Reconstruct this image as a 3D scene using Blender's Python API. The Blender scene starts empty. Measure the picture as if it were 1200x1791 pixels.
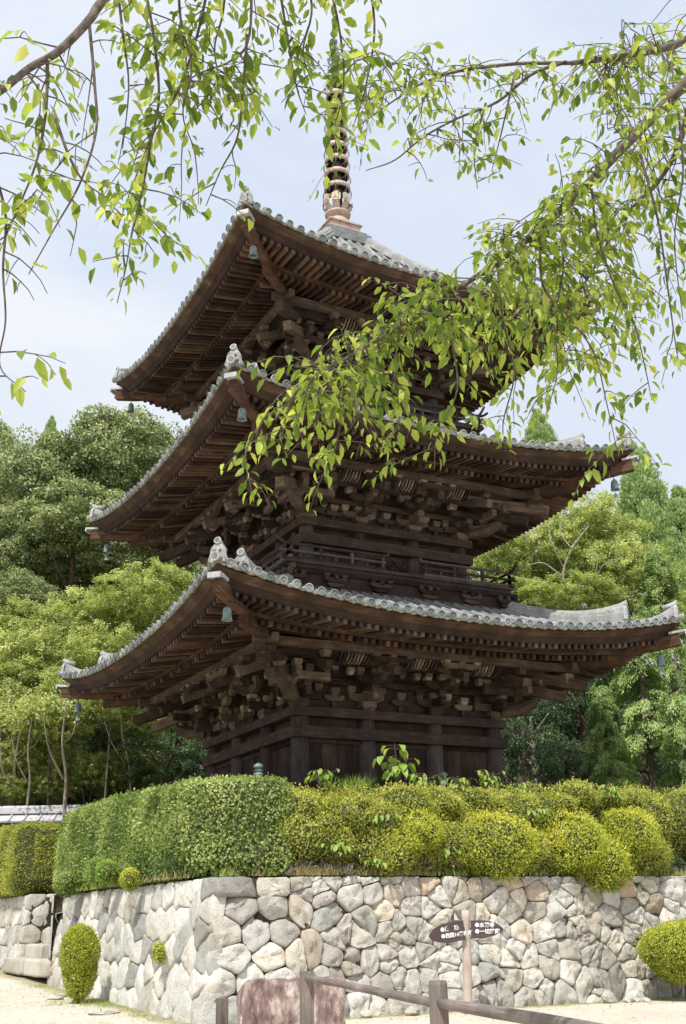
import bpy, math, random
import numpy as np
from mathutils import Vector, noise as mnoise
random.seed(7)
R = np.random.default_rng(11)
S = bpy.context.scene
COL = S.collection
RAD = math.radians

# ------------------------------------------------------------------ camera
CP = np.array([-13.007, -24.786, -1.469]); FPX = 1988.678
_p, _y, _r = RAD(19.822), RAD(-27.637), RAD(-1.184)
cf = np.array([-math.sin(_y)*math.cos(_p), math.cos(_y)*math.cos(_p), math.sin(_p)])
_a = np.cross(cf, [0, 0, 1.]); _a /= np.linalg.norm(_a); _b = np.cross(_a, cf)
cr = _a*math.cos(_r)+_b*math.sin(_r); cu = -_a*math.sin(_r)+_b*math.cos(_r)
cam = bpy.data.cameras.new('camera'); co = bpy.data.objects.new('camera', cam); COL.objects.link(co)
from mathutils import Matrix
mt = Matrix(((cr[0], cu[0], -cf[0], CP[0]), (cr[1], cu[1], -cf[1], CP[1]), (cr[2], cu[2], -cf[2], CP[2]), (0, 0, 0, 1)))
co.matrix_world = mt
cam.sensor_fit = 'HORIZONTAL'; cam.sensor_width = 36; cam.lens = 36*FPX/1200; cam.clip_end = 2000; cam.clip_start = .05
S.camera = co

def ray(x, y): return cf+cr*(x-600)/FPX-cu*(y-895.5)/FPX
def at(x, y, d): return CP+ray(x, y)*d
def onp(x, y, ax, c):
    d = ray(x, y); return CP+d*((c-CP[ax])/d[ax])

# ------------------------------------------------------------------ helpers
def V(*a): return np.array(a, float)
def nrm(v):
    v = np.asarray(v, float); return v/(np.linalg.norm(v)+1e-12)

class MB:
    """mesh builder: polygons with material index, tone per face, uv"""
    def __init__(s): s.v = []; s.f = []; s.m = []; s.t = []; s.uv = []; s.n = 0; s.sm = []
    def add(s, vs, fs, mi=0, tone=None, uv=None, smooth=False):
        vs = np.asarray(vs, float); o = s.n; s.v.append(vs); s.n += len(vs)
        t = random.random() if tone is None else tone
        ms = mi if isinstance(mi, (list, tuple)) else [mi]*len(fs)
        if uv is None: uv = np.stack([vs[:, 0]+vs[:, 1], vs[:, 2]], 1)
        for f, m_ in zip(fs, ms):
            s.f.append([i+o for i in f]); s.m.append(m_); s.t.append(t); s.sm.append(smooth)
            s.uv.extend([uv[i] for i in f])
    def beam(s, p0, p1, w, h, up=(0, 0, 1), mi=0, end=None, tone=None, taper=1.0):
        p0 = V(*p0); p1 = V(*p1); d = nrm(p1-p0); r = nrm(np.cross(d, up)); u = np.cross(r, d)
        vs = []; uv = []; L = np.linalg.norm(p1-p0); o = R.random(2)*50
        for i, (p, k) in enumerate(((p0, 1), (p1, taper))):
            for j, (a, b) in enumerate(((-1, -1), (1, -1), (1, 1), (-1, 1))):
                vs.append(p+r*a*w/2*k+u*b*h/2*k); uv.append(o+V(i*L, j*.5*(w+h)/2))
        e = mi if end is None else end
        s.add(vs, [(0, 1, 2, 3), (7, 6, 5, 4), (0, 4, 5, 1), (1, 5, 6, 2), (2, 6, 7, 3), (3, 7, 4, 0)], [e, e, mi, mi, mi, mi], tone, np.array(uv))
    def box(s, c, sx, sy, sz, mi=0, tone=None, top=1.0, rot=0):
        ca, sa = math.cos(rot), math.sin(rot); vs = []; uv = []; o = R.random(2)*50
        for z in (-1, 1):
            k = top if z > 0 else 1
            for a, b in ((-1, -1), (1, -1), (1, 1), (-1, 1)):
                x, y = a*sx/2*k, b*sy/2*k
                vs.append((c[0]+x*ca-y*sa, c[1]+x*sa+y*ca, c[2]+z*sz/2))
                uv.append((o[0]+z*sz/2, o[1]+(x+y)))
        s.add(vs, [(3, 2, 1, 0), (4, 5, 6, 7), (0, 1, 5, 4), (1, 2, 6, 5), (2, 3, 7, 6), (3, 0, 4, 7)], mi, tone, np.array(uv))
    def tube(s, pts, rad, seg=8, mi=0, tone=None, cap=True, smooth=True, capmi=None):
        pts = np.asarray(pts, float); n = len(pts); rad = np.broadcast_to(np.asarray(rad, float), (n,))
        vs = []; uv = []; L = 0; up = V(0, 0, 1)
        d0 = nrm(pts[1]-pts[0])
        if abs(d0[2]) > .9: up = V(1, 0, 0)
        for i in range(n):
            d = nrm(pts[min(i+1, n-1)]-pts[max(i-1, 0)]); r = nrm(np.cross(d, up)); u = np.cross(r, d); up = u
            if i: L += np.linalg.norm(pts[i]-pts[i-1])
            for j in range(seg):
                a = 2*math.pi*j/seg; vs.append(pts[i]+(r*math.cos(a)+u*math.sin(a))*rad[i]); uv.append((L, j/seg*.6))
        fs = [(i*seg+j, i*seg+(j+1) % seg, (i+1)*seg+(j+1) % seg, (i+1)*seg+j) for i in range(n-1) for j in range(seg)]
        ms = [mi]*len(fs)
        if cap: fs += [tuple(range(seg))[::-1], tuple(range((n-1)*seg, n*seg))]; ms += [mi if capmi is None else capmi]*2
        s.add(vs, fs, ms, tone, np.array(uv), smooth)
    def lathe(s, prof, c, seg=16, mi=0, tone=None, smooth=True):
        vs = [(c[0]+r*math.cos(2*math.pi*j/seg), c[1]+r*math.sin(2*math.pi*j/seg), c[2]+z) for r, z in prof for j in range(seg)]
        n = len(prof)
        fs = [(i*seg+j, i*seg+(j+1) % seg, (i+1)*seg+(j+1) % seg, (i+1)*seg+j) for i in range(n-1) for j in range(seg)]
        fs += [tuple(range(seg))[::-1], tuple(range((n-1)*seg, n*seg))]
        s.add(vs, fs, mi, tone, None, smooth)
    def prism(s, poly, org, ax, ay, az, th, mi=0, tone=None, bev=0):
        """2-D polygon (ccw) in plane ax,ay extruded th along az"""
        org, ax, ay, az = map(lambda q: V(*q), (org, ax, ay, az)); n = len(poly)
        c = np.mean(poly, 0)
        rings = [(0, 1), (th, 1)] if not bev else [(0, 1), (th-bev, 1), (th, 1-bev*4)]
        vs = []; uv = []
        for z, k in rings:
            for q in poly:
                q2 = c+(V(*q)-c)*k; vs.append(org+ax*q2[0]+ay*q2[1]+az*z); uv.append((q2[0]+z, q2[1]))
        fs = [tuple(range(n))[::-1], tuple(range((len(rings)-1)*n, len(rings)*n))]
        for k in range(len(rings)-1):
            fs += [(k*n+i, k*n+(i+1) % n, (k+1)*n+(i+1) % n, (k+1)*n+i) for i in range(n)]
        s.add(vs, fs, mi, tone, np.array(uv))
    def build(s, name, mats, parent=None, loc=None, rotk=0):
        me = bpy.data.meshes.new(name)
        if s.n:
            vs = np.concatenate(s.v)
            if loc is not None: vs = vs-V(*loc)
            me.from_pydata(vs.tolist(), [], s.f)
            for m in (mats if isinstance(mats, (list, tuple)) else [mats]): me.materials.append(m)
            me.polygons.foreach_set('material_index', s.m); me.polygons.foreach_set('use_smooth', s.sm)
            u = me.uv_layers.new(name='UVMap'); u.data.foreach_set('uv', np.array(s.uv, 'f').ravel())
            a = me.attributes.new('tone', 'FLOAT', 'FACE'); a.data.foreach_set('value', np.array(s.t, 'f'))
            me.validate(); me.update()
        o = bpy.data.objects.new(name, me); COL.objects.link(o)
        if parent is not None: o.parent = parent
        elif loc is not None: o.location = loc
        return o

def tag(o, label=None, cat=None, group=None, kind=None):
    if label: o['label'] = label
    if cat: o['category'] = cat
    if group: o['group'] = group
    if kind: o['kind'] = kind
    return o
def empty(name, loc, label, cat, group=None, rz=0):
    o = bpy.data.objects.new(name, None); COL.objects.link(o); o.location = loc; o.rotation_euler = (0, 0, rz)
    o.empty_display_size = .3
    return tag(o, label, cat, group)

def catmull(P, n=8):
    P = [np.asarray(p, float) for p in P]; P = [2*P[0]-P[1]]+P+[2*P[-1]-P[-2]]; out = []
    for i in range(1, len(P)-2):
        for k in range(n):
            t = k/n; a, b, c, d = P[i-1], P[i], P[i+1], P[i+2]
            out.append(.5*((2*b)+(-a+c)*t+(2*a-5*b+4*c-d)*t*t+(-a+3*b-3*c+d)*t**3))
    out.append(P[-2]); return np.array(out)

# ------------------------------------------------------------------ materials
def mat(name):
    m = bpy.data.materials.new(name); m.use_nodes = True; nt = m.node_tree; nt.nodes.clear()
    out = nt.nodes.new('ShaderNodeOutputMaterial'); return m, nt, out
def nd(nt, t, **k):
    n = nt.nodes.new('ShaderNode'+t)
    for a, b in k.items(): setattr(n, a, b)
    return n
def ramp(nt, stops, src):
    r = nd(nt, 'ValToRGB'); cr_ = r.color_ramp
    while len(cr_.elements) < len(stops): cr_.elements.new(.5)
    for e, (p, c) in zip(cr_.elements, stops): e.position = p; e.color = (*c, 1) if len(c) == 3 else c
    nt.links.new(src, r.inputs[0]); return r.outputs[0]
def noise(nt, vec, scale, detail=4, rough=.55):
    n = nd(nt, 'TexNoise'); n.inputs['Scale'].default_value = scale; n.inputs['Detail'].default_value = detail
    n.inputs['Roughness'].default_value = rough
    if vec is not None: nt.links.new(vec, n.inputs['Vector'])
    return n.outputs[0]
def mapping(nt, src, sc):
    m = nd(nt, 'Mapping'); m.inputs['Scale'].default_value = sc; nt.links.new(src, m.inputs[0]); return m.outputs[0]
def mixc(nt, f, a, b, mode='MIX'):
    m = nd(nt, 'Mix', data_type='RGBA', blend_type=mode)
    for s, v in ((m.inputs[0], f), (m.inputs[6], a), (m.inputs[7], b)):
        if isinstance(v, (int, float)): s.default_value = v
        elif isinstance(v, tuple): s.default_value = (*v, 1)
        else: nt.links.new(v, s)
    return m.outputs[2]
def mth(nt, op, a, b=0., c=None):
    m = nd(nt, 'Math', operation=op)
    for s, v in zip(m.inputs, (a, b, c)):
        if v is None: continue
        if isinstance(v, (int, float)): s.default_value = v
        else: nt.links.new(v, s)
    return m.outputs[0]
def bump(nt, h, st, dist=.02):
    b = nd(nt, 'Bump'); b.inputs['Strength'].default_value = st; b.inputs['Distance'].default_value = dist
    nt.links.new(h, b.inputs['Height']); return b.outputs[0]
def pbsdf(nt, out, col, rough=.8, spec=.3, nor=None, metal=0.):
    p = nd(nt, 'BsdfPrincipled')
    for k, v in (('Base Color', col), ('Roughness', rough), ('Specular IOR Level', spec), ('Metallic', metal)):
        if isinstance(v, (int, float)): p.inputs[k].default_value = v
        elif isinstance(v, tuple): p.inputs[k].default_value = (*v, 1)
        else: nt.links.new(v, p.inputs[k])
    if nor: nt.links.new(nor, p.inputs['Normal'])
    nt.links.new(p.outputs[0], out.inputs[0]); return p

def wood(name, dark, mid, light, rough=.85):
    m, nt, out = mat(name)
    uv = nd(nt, 'UVMap').outputs[0]; tc = nd(nt, 'TexCoord').outputs['Object']
    g = noise(nt, mapping(nt, uv, (1.2, 26, 1)), 1.6, 6, .65)
    g2 = noise(nt, tc, 2.3, 5, .6)
    tone = nd(nt, 'Attribute', attribute_name='tone').outputs['Fac']
    f = mth(nt, 'ADD', mth(nt, 'MULTIPLY', g, .55), mth(nt, 'MULTIPLY', g2, .45))
    f = mth(nt, 'ADD', f, mth(nt, 'MULTIPLY', mth(nt, 'SUBTRACT', tone, .5), .34))
    c = ramp(nt, [(.3, dark), (.52, mid), (.74, light)], f)
    pbsdf(nt, out, c, rough, .15, bump(nt, g, .35, .012)); return m
WOOD = wood('weathered_dark_wood', (.015, .010, .0085), (.050, .034, .028), (.11, .078, .06))
COLW = wood('greyed_post_wood', (.028, .021, .02), (.065, .05, .048), (.13, .105, .10))
RAFT = wood('rafter_wood', (.020, .011, .008), (.06, .033, .021), (.17, .10, .06))
DKW = wood('dark_eave_wood', (.012, .008, .006), (.038, .023, .016), (.10, .062, .042))
REND = wood('rafter_end_wood', (.03, .023, .022), (.07, .055, .052), (.13, .105, .10))
FASC = wood('eave_board_wood', (.018, .010, .008), (.068, .041, .027), (.24, .165, .11))
PALE = wood('bleached_wood_ends', (.07, .052, .04), (.17, .128, .095), (.36, .28, .2))
FENCEW = wood('fence_wood', (.075, .062, .055), (.20, .165, .145), (.42, .365, .32))
SIGNP = wood('sign_post_wood', (.30, .235, .20), (.47, .395, .34), (.6, .52, .46))
SIGNB = wood('sign_board_wood', (.055, .038, .04), (.09, .062, .064), (.14, .10, .10))

def tilemat(name, c0, c1, c2):
    m, nt, out = mat(name); tc = nd(nt, 'TexCoord').outputs['Object']
    a = noise(nt, tc, 3.1, 6, .7); b = noise(nt, tc, 22, 4, .6)
    tone = nd(nt, 'Attribute', attribute_name='tone').outputs['Fac']
    f = mth(nt, 'ADD', mth(nt, 'MULTIPLY', a, .6), mth(nt, 'MULTIPLY', b, .4)); f = mth(nt, 'ADD', f, mth(nt, 'MULTIPLY', mth(nt, 'SUBTRACT', tone, .5), .22))
    c = ramp(nt, [(.3, c0), (.5, c1), (.7, c2)], f)
    pbsdf(nt, out, c, .7, .3, bump(nt, b, .3, .01)); return m
BRKT = wood('bracket_wood', (.025, .016, .011), (.082, .056, .040), (.21, .155, .11))
TILE = tilemat('grey_roof_tile', (.09, .095, .09), (.22, .23, .23), (.43, .435, .43))
COPE = tilemat('lilac_grey_coping_tile', (.34, .33, .36), (.45, .44, .47), (.58, .57, .6))
TILED = tilemat('dark_tile_face', (.08, .09, .085), (.17, .19, .19), (.3, .31, .3))
TILEM = tilemat('mossy_tile_edge', (.09, .085, .05), (.19, .18, .12), (.36, .35, .29))
TILEW = tilemat('white_ridge_tile', (.11, .11, .10), (.25, .255, .245), (.46, .46, .44))
WHITEW = tilemat('lead_cap', (.22, .22, .23), (.36, .36, .38), (.5, .5, .52))
def patina(name, stops, sc=5):
    m, nt, out = mat(name); tc = nd(nt, 'TexCoord').outputs['Object']
    a = noise(nt, tc, sc, 5, .65); pbsdf(nt, out, ramp(nt, stops, a), .6, .4, None, .2); return m
BELL = patina('green_bronze', [(.35, (.10, .14, .135)), (.55, (.18, .25, .235)), (.7, (.30, .36, .34))], 9)
SPIRE = patina('spire_copper', [(.33, (.30, .19, .155)), (.5, (.50, .37, .30)), (.6, (.36, .37, .31)), (.72, (.58, .54, .46))], 4.5)
SPDARK = patina('spire_dark', [(.4, (.035, .028, .026)), (.6, (.13, .10, .09))], 6)

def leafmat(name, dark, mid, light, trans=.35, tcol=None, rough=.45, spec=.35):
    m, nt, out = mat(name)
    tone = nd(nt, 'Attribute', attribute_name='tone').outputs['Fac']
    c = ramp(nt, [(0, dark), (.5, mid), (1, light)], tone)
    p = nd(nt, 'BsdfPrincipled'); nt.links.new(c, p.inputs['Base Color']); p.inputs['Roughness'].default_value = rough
    p.inputs['Specular IOR Level'].default_value = spec
    t = nd(nt, 'BsdfTranslucent')
    tc_ = mixc(nt, 1., c, tcol or (1.5, 1.6, .7), 'MULTIPLY'); nt.links.new(tc_, t.inputs[0])
    mx = nd(nt, 'MixShader'); mx.inputs[0].default_value = trans
    nt.links.new(p.outputs[0], mx.inputs[1]); nt.links.new(t.outputs[0], mx.inputs[2]); nt.links.new(mx.outputs[0], out.inputs[0]); return m
L_CHERRY = leafmat('cherry_leaf', (.11, .18, .03), (.33, .41, .085), (.60, .60, .18), .48, (1.4, 1.5, .6))
L_OAK = leafmat('evergreen_leaf', (.07, .105, .04), (.27, .33, .14), (.54, .55, .29), .2, (1.2, 1.3, .7))
L_MAPLE = leafmat('maple_leaf', (.13, .175, .055), (.41, .47, .17), (.70, .70, .34), .4, (1.25, 1.3, .65))
L_CEDAR = leafmat('cedar_leaf', (.07, .115, .04), (.33, .45, .15), (.64, .73, .31), .3, (1.2, 1.3, .65))
L_CONE = leafmat('cypress_leaf', (.12, .19, .07), (.33, .46, .18), (.54, .64, .31), .26, (1.2, 1.3, .65))
L_DARK = leafmat('shade_leaf', (.035, .06, .025), (.08, .13, .055), (.16, .23, .10), .2)  # darkened leaf colour, understorey shade is put into it
L_HEDGE = leafmat('clipped_hedge_leaf', (.06, .10, .025), (.23, .31, .085), (.52, .57, .24), .3, None, .5, .3)
L_AZ = leafmat('azalea_leaf', (.14, .17, .025), (.42, .46, .06), (.68, .64, .12), .3)
L_AZD = leafmat('azalea_dark_leaf', (.12, .14, .03), (.36, .39, .075), (.62, .58, .15), .3)
L_WEED = leafmat('weed_leaf', (.11, .2, .03), (.24, .37, .07), (.4, .5, .12), .4)
L_DRY = leafmat('dry_grass_blade', (.2, .15, .07), (.36, .3, .14), (.5, .45, .24), .3)
def flat(name, c0, c1, sc=6, rough=.9, bs=.3):
    m, nt, out = mat(name); tc = nd(nt, 'TexCoord').outputs['Object']; a = noise(nt, tc, sc, 6, .65)
    pbsdf(nt, out, ramp(nt, [(.35, c0), (.65, c1)], a), rough, .2, bump(nt, a, bs, .03)); return m
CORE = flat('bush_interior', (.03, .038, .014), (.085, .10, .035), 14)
BARK = flat('tree_bark', (.06, .045, .035), (.17, .13, .10), 12)
BARKL = flat('pale_bark', (.22, .19, .15), (.42, .38, .32), 10)
CBARK = flat('cherry_bark', (.07, .055, .045), (.2, .17, .14), 30)
PLASTER = flat('cream_plaster', (.55, .5, .4), (.68, .63, .52), 2)
WHITE = flat('white_paint', (.75, .75, .74), (.85, .85, .83), 9)
HILL = flat('forest_floor', (.012, .018, .008), (.06, .075, .03), 1.2)

# stone
def stonemat():
    m, nt, out = mat('wall_stone'); tc = nd(nt, 'TexCoord').outputs['Object']
    tone = nd(nt, 'Attribute', attribute_name='tone').outputs['Fac']
    hue = nd(nt, 'Attribute', attribute_name='hue').outputs['Fac']
    n1 = noise(nt, tc, 5, 6, .7); n2 = noise(nt, tc, 38, 5, .7); n3 = noise(nt, tc, 1.1, 3, .5)
    base = ramp(nt, [(0, (.40, .385, .36)), (.5, (.65, .625, .58)), (1, (.86, .83, .775))], tone)
    warm = ramp(nt, [(.0, (.90, .95, .95)), (.4, (.98, .985, .99)), (.68, (1., .965, .915)), (.9, (1.0, .90, .79)), (1, (.97, .77, .6))], hue)
    c = mixc(nt, 1., base, warm, 'MULTIPLY')
    sp = ramp(nt, [(.36, (.5, .475, .44)), (.47, (.93, .92, .90)), (.55, (1.03, 1.02, 1.)), (.7, (1.12, 1.1, 1.06))], mth(nt, 'ADD', mth(nt, 'MULTIPLY', n1, .4), mth(nt, 'MULTIPLY', n2, .6)))
    c = mixc(nt, .85, c, sp, 'MULTIPLY')
    st = ramp(nt, [(.45, (1, 1, 1)), (.62, (.68, .655, .60))], n3)
    c = mixc(nt, .7, c, st, 'MULTIPLY')
    pbsdf(nt, out, c, .92, .15, bump(nt, mth(nt, 'ADD', n1, mth(nt, 'MULTIPLY', n2, .8)), 1., .04)); return m
STONE = stonemat()
GAP = flat('dark_joint_soil', (.03, .024, .018), (.10, .08, .06), 8)
def redstone():
    m, nt, out = mat('purple_slab_stone'); tc = nd(nt, 'TexCoord').outputs['Object']
    a = noise(nt, mapping(nt, tc, (3, 3, 1.2)), 2.2, 6, .7); b = noise(nt, mapping(nt, tc, (5, 5, .7)), 4, 5, .7); z = nd(nt, 'SeparateXYZ'); nt.links.new(tc, z.inputs[0])
    c = ramp(nt, [(.32, (.075, .05, .048)), (.5, (.24, .165, .15)), (.64, (.50, .43, .38))], a)
    w = ramp(nt, [(.5, (0, 0, 0)), (.62, (1, 1, 1))], mth(nt, 'ADD', b, mth(nt, 'MULTIPLY', z.outputs[2], -.18)))
    c = mixc(nt, w, c, (.5, .46, .38))
    pbsdf(nt, out, c, .9, .15, bump(nt, mth(nt, 'ADD', a, b), .6, .04)); return m
RED = redstone()
def groundmat():
    m, nt, out = mat('pale_gravel'); tc = nd(nt, 'TexCoord').outputs['Object']
    n1 = noise(nt, tc, .45, 5, .6); n2 = noise(nt, tc, 45, 5, .75); n3 = noise(nt, tc, 4, 5, .7)
    c = ramp(nt, [(.3, (.50, .43, .35)), (.5, (.62, .56, .47)), (.7, (.70, .64, .55))], mth(nt, 'ADD', mth(nt, 'MULTIPLY', n1, .4), mth(nt, 'MULTIPLY', n3, .6)))
    sp = ramp(nt, [(.34, (.66, .62, .58)), (.5, (1, 1, 1)), (.7, (1.1, 1.1, 1.1))], n2)
    c = mixc(nt, .8, c, sp, 'MULTIPLY')
    # mossy, dirty strip along the wall foot
    sx = nd(nt, 'SeparateXYZ'); nt.links.new(tc, sx.inputs[0])
    dx = mth(nt, 'ADD', sx.outputs[0], 5.95); dy = mth(nt, 'ADD', sx.outputs[1], 6.1)
    dd = mth(nt, 'MINIMUM', dx, dy)   # negative outside wall
    k = mth(nt, 'ADD', mth(nt, 'MULTIPLY', dd, 1.1), mth(nt, 'MULTIPLY', n3, 1.4))
    k = ramp(nt, [(.05, (0, 0, 0)), (.5, (1, 1, 1))], k)
    moss = ramp(nt, [(.4, (.30, .22, .13)), (.6, (.24, .24, .08))], n3)
    c = mixc(nt, mth(nt, 'MULTIPLY', k, .8), c, moss)
    pbsdf(nt, out, c, .95, .1, bump(nt, n2, .5, .02)); return m
GROUND = groundmat()

# ------------------------------------------------------------------ leaf meshes
def leafmesh(name, P, D, N, L, W, mat_, parent=None, tone=None, kind='quad', loc=None):
    """P base point, D direction, N normal; L,W arrays. quad = rhombus, leaf = folded pointed leaf"""
    P = np.asarray(P, float); n = len(P)
    D = D/(np.linalg.norm(D, axis=1, keepdims=True)+1e-9)
    N = N-(N*D).sum(1, keepdims=True)*D; N = N/(np.linalg.norm(N, axis=1, keepdims=True)+1e-9)
    B = np.cross(D, N); L = np.broadcast_to(L, (n,))[:, None]; W = np.broadcast_to(W, (n,))[:, None]
    if tone is None: tone = R.random(n)
    if kind == 'quad':
        vs = np.stack([P, P+D*L*.45+B*W/2, P+D*L, P+D*L*.45-B*W/2], 1); k = 4
        fv = np.arange(n*4); starts = np.arange(n)*4; tot = np.full(n, 4); ft = tone
    elif kind == 'tri':
        vs = np.stack([P-B*W/2, P+B*W/2, P+D*L], 1); k = 3
        fv = np.arange(n*3); starts = np.arange(n)*3; tot = np.full(n, 3); ft = tone
    else:
        # 8 verts: base, l1,m1,r1, l2,m2,r2, tip ; droop along length, fold across
        dr = -N*L
        fo = N*W*.22
        vs = np.stack([P, P+D*L*.3+B*W*.46+fo, P+D*L*.3, P+D*L*.3-B*W*.46+fo,
                       P+D*L*.68+B*W*.36+fo*.8+dr*.06, P+D*L*.68+dr*.06, P+D*L*.68-B*W*.36+fo*.8+dr*.06, P+D*L*1.0+dr*.16], 1); k = 8
        q = [(0, 1, 2), (0, 2, 3), (1, 4, 5, 2), (2, 5, 6, 3), (4, 7, 5), (5, 7, 6)]
        lens = [len(a) for a in q]; flat_ = np.concatenate([np.array(a) for a in q])
        fv = (np.arange(n)[:, None]*8+flat_[None]).ravel(); tot = np.tile(lens, n)
        starts = np.concatenate([[0], np.cumsum(tot)[:-1]]); ft = np.repeat(tone, 6)
    vs = vs.reshape(-1, 3)
    if loc is not None: vs = vs-V(*loc)
    me = bpy.data.meshes.new(name); me.vertices.add(len(vs)); me.vertices.foreach_set('co', vs.astype('f').ravel())
    me.loops.add(len(fv)); me.loops.foreach_set('vertex_index', fv.astype('i'))
    me.polygons.add(len(tot)); me.polygons.foreach_set('loop_start', starts.astype('i')); me.polygons.foreach_set('loop_total', tot.astype('i'))
    a = me.attributes.new('tone', 'FLOAT', 'FACE'); a.data.foreach_set('value', np.clip(ft, 0, 1).astype('f'))
    me.materials.append(mat_); me.update(calc_edges=True)
    o = bpy.data.objects.new(name, me); COL.objects.link(o)
    if parent is not None: o.parent = parent
    elif loc is not None: o.location = loc
    return o
def rdir(n):
    v = R.normal(size=(n, 3)); return v/np.linalg.norm(v, axis=1, keepdims=True)
def vnoise(P, sc):
    return np.array([mnoise.noise(Vector((p[0]*sc, p[1]*sc, p[2]*sc))) for p in P])

# =================================================================== SETTING
ZG = -3.0
def gz(x, y):
    z = ZG
    if y > -6: z += .027*(min(y, 12)+6) if x < -4 else .027*(min(y, 12)+6)
    return z
# ground sheet
gx = np.concatenate([np.linspace(-400, -20, 12), np.linspace(-19, 20, 79), np.linspace(22, 400, 12)])
gy = np.concatenate([np.linspace(-400, -30, 10), np.linspace(-29, 16, 91), np.linspace(18, 400, 12)])
mb = MB(); vs = [(x, y, gz(x, y)+(.018*mnoise.noise(Vector((x*.7, y*.7, 0))) if abs(x) < 20 else 0)) for y in gy for x in gx]
nx = len(gx); mb.add(vs, [(j*nx+i, j*nx+i+1, (j+1)*nx+i+1, (j+1)*nx+i) for j in range(len(gy)-1) for i in range(nx-1)], 0, .5, None, True)
tag(mb.build('ground', GROUND), kind='structure')
# terrace behind the retaining wall
mb = MB(); mb.box((7-3.1, 22-5.5, -1.6), 14, 44, 1.9); mb.box((-4.25, -.55, -1.62), 2.5, 10.0, 1.9); mb.box((-4.25, 23.4, -1.62), 2.5, 30, 1.9); mb.box((15, 16.5, -1.64), 12, 44, 1.9)
tag(mb.build('terrace', HILL), kind='structure')
# wooded hill behind
fh = nrm([cf[0], cf[1], 0]); rh = nrm([cr[0], cr[1], 0])
def hillz(d, s):
    z = -2.2+(.85 if s < 0 else .62)*max(0, d-41)-(.6 if s < 0 else .4)*max(0, d-60)-.2*max(0, d-80)
    z = z+1.2*mnoise.noise(Vector((d*.08, s*.08, 3)))-.0*s
    return min(z, 26)
def hillp(d, s):
    p = CP+fh*d+rh*s; return V(p[0], p[1], hillz(d, s))
ds = np.concatenate([np.linspace(39, 90, 36), np.linspace(100, 300, 8)]); ss = np.linspace(-130, 130, 66)
mb = MB(); vs = [hillp(d, s*(1 if d < 90 else d/60)) for d in ds for s in ss]; nx = len(ss)
mb.add(vs, [(j*nx+i, j*nx+i+1, (j+1)*nx+i+1, (j+1)*nx+i) for j in range(len(ds)-1) for i in range(nx-1)], 0, .5, None, True)
tag(mb.build('hill', HILL), kind='structure')

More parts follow.
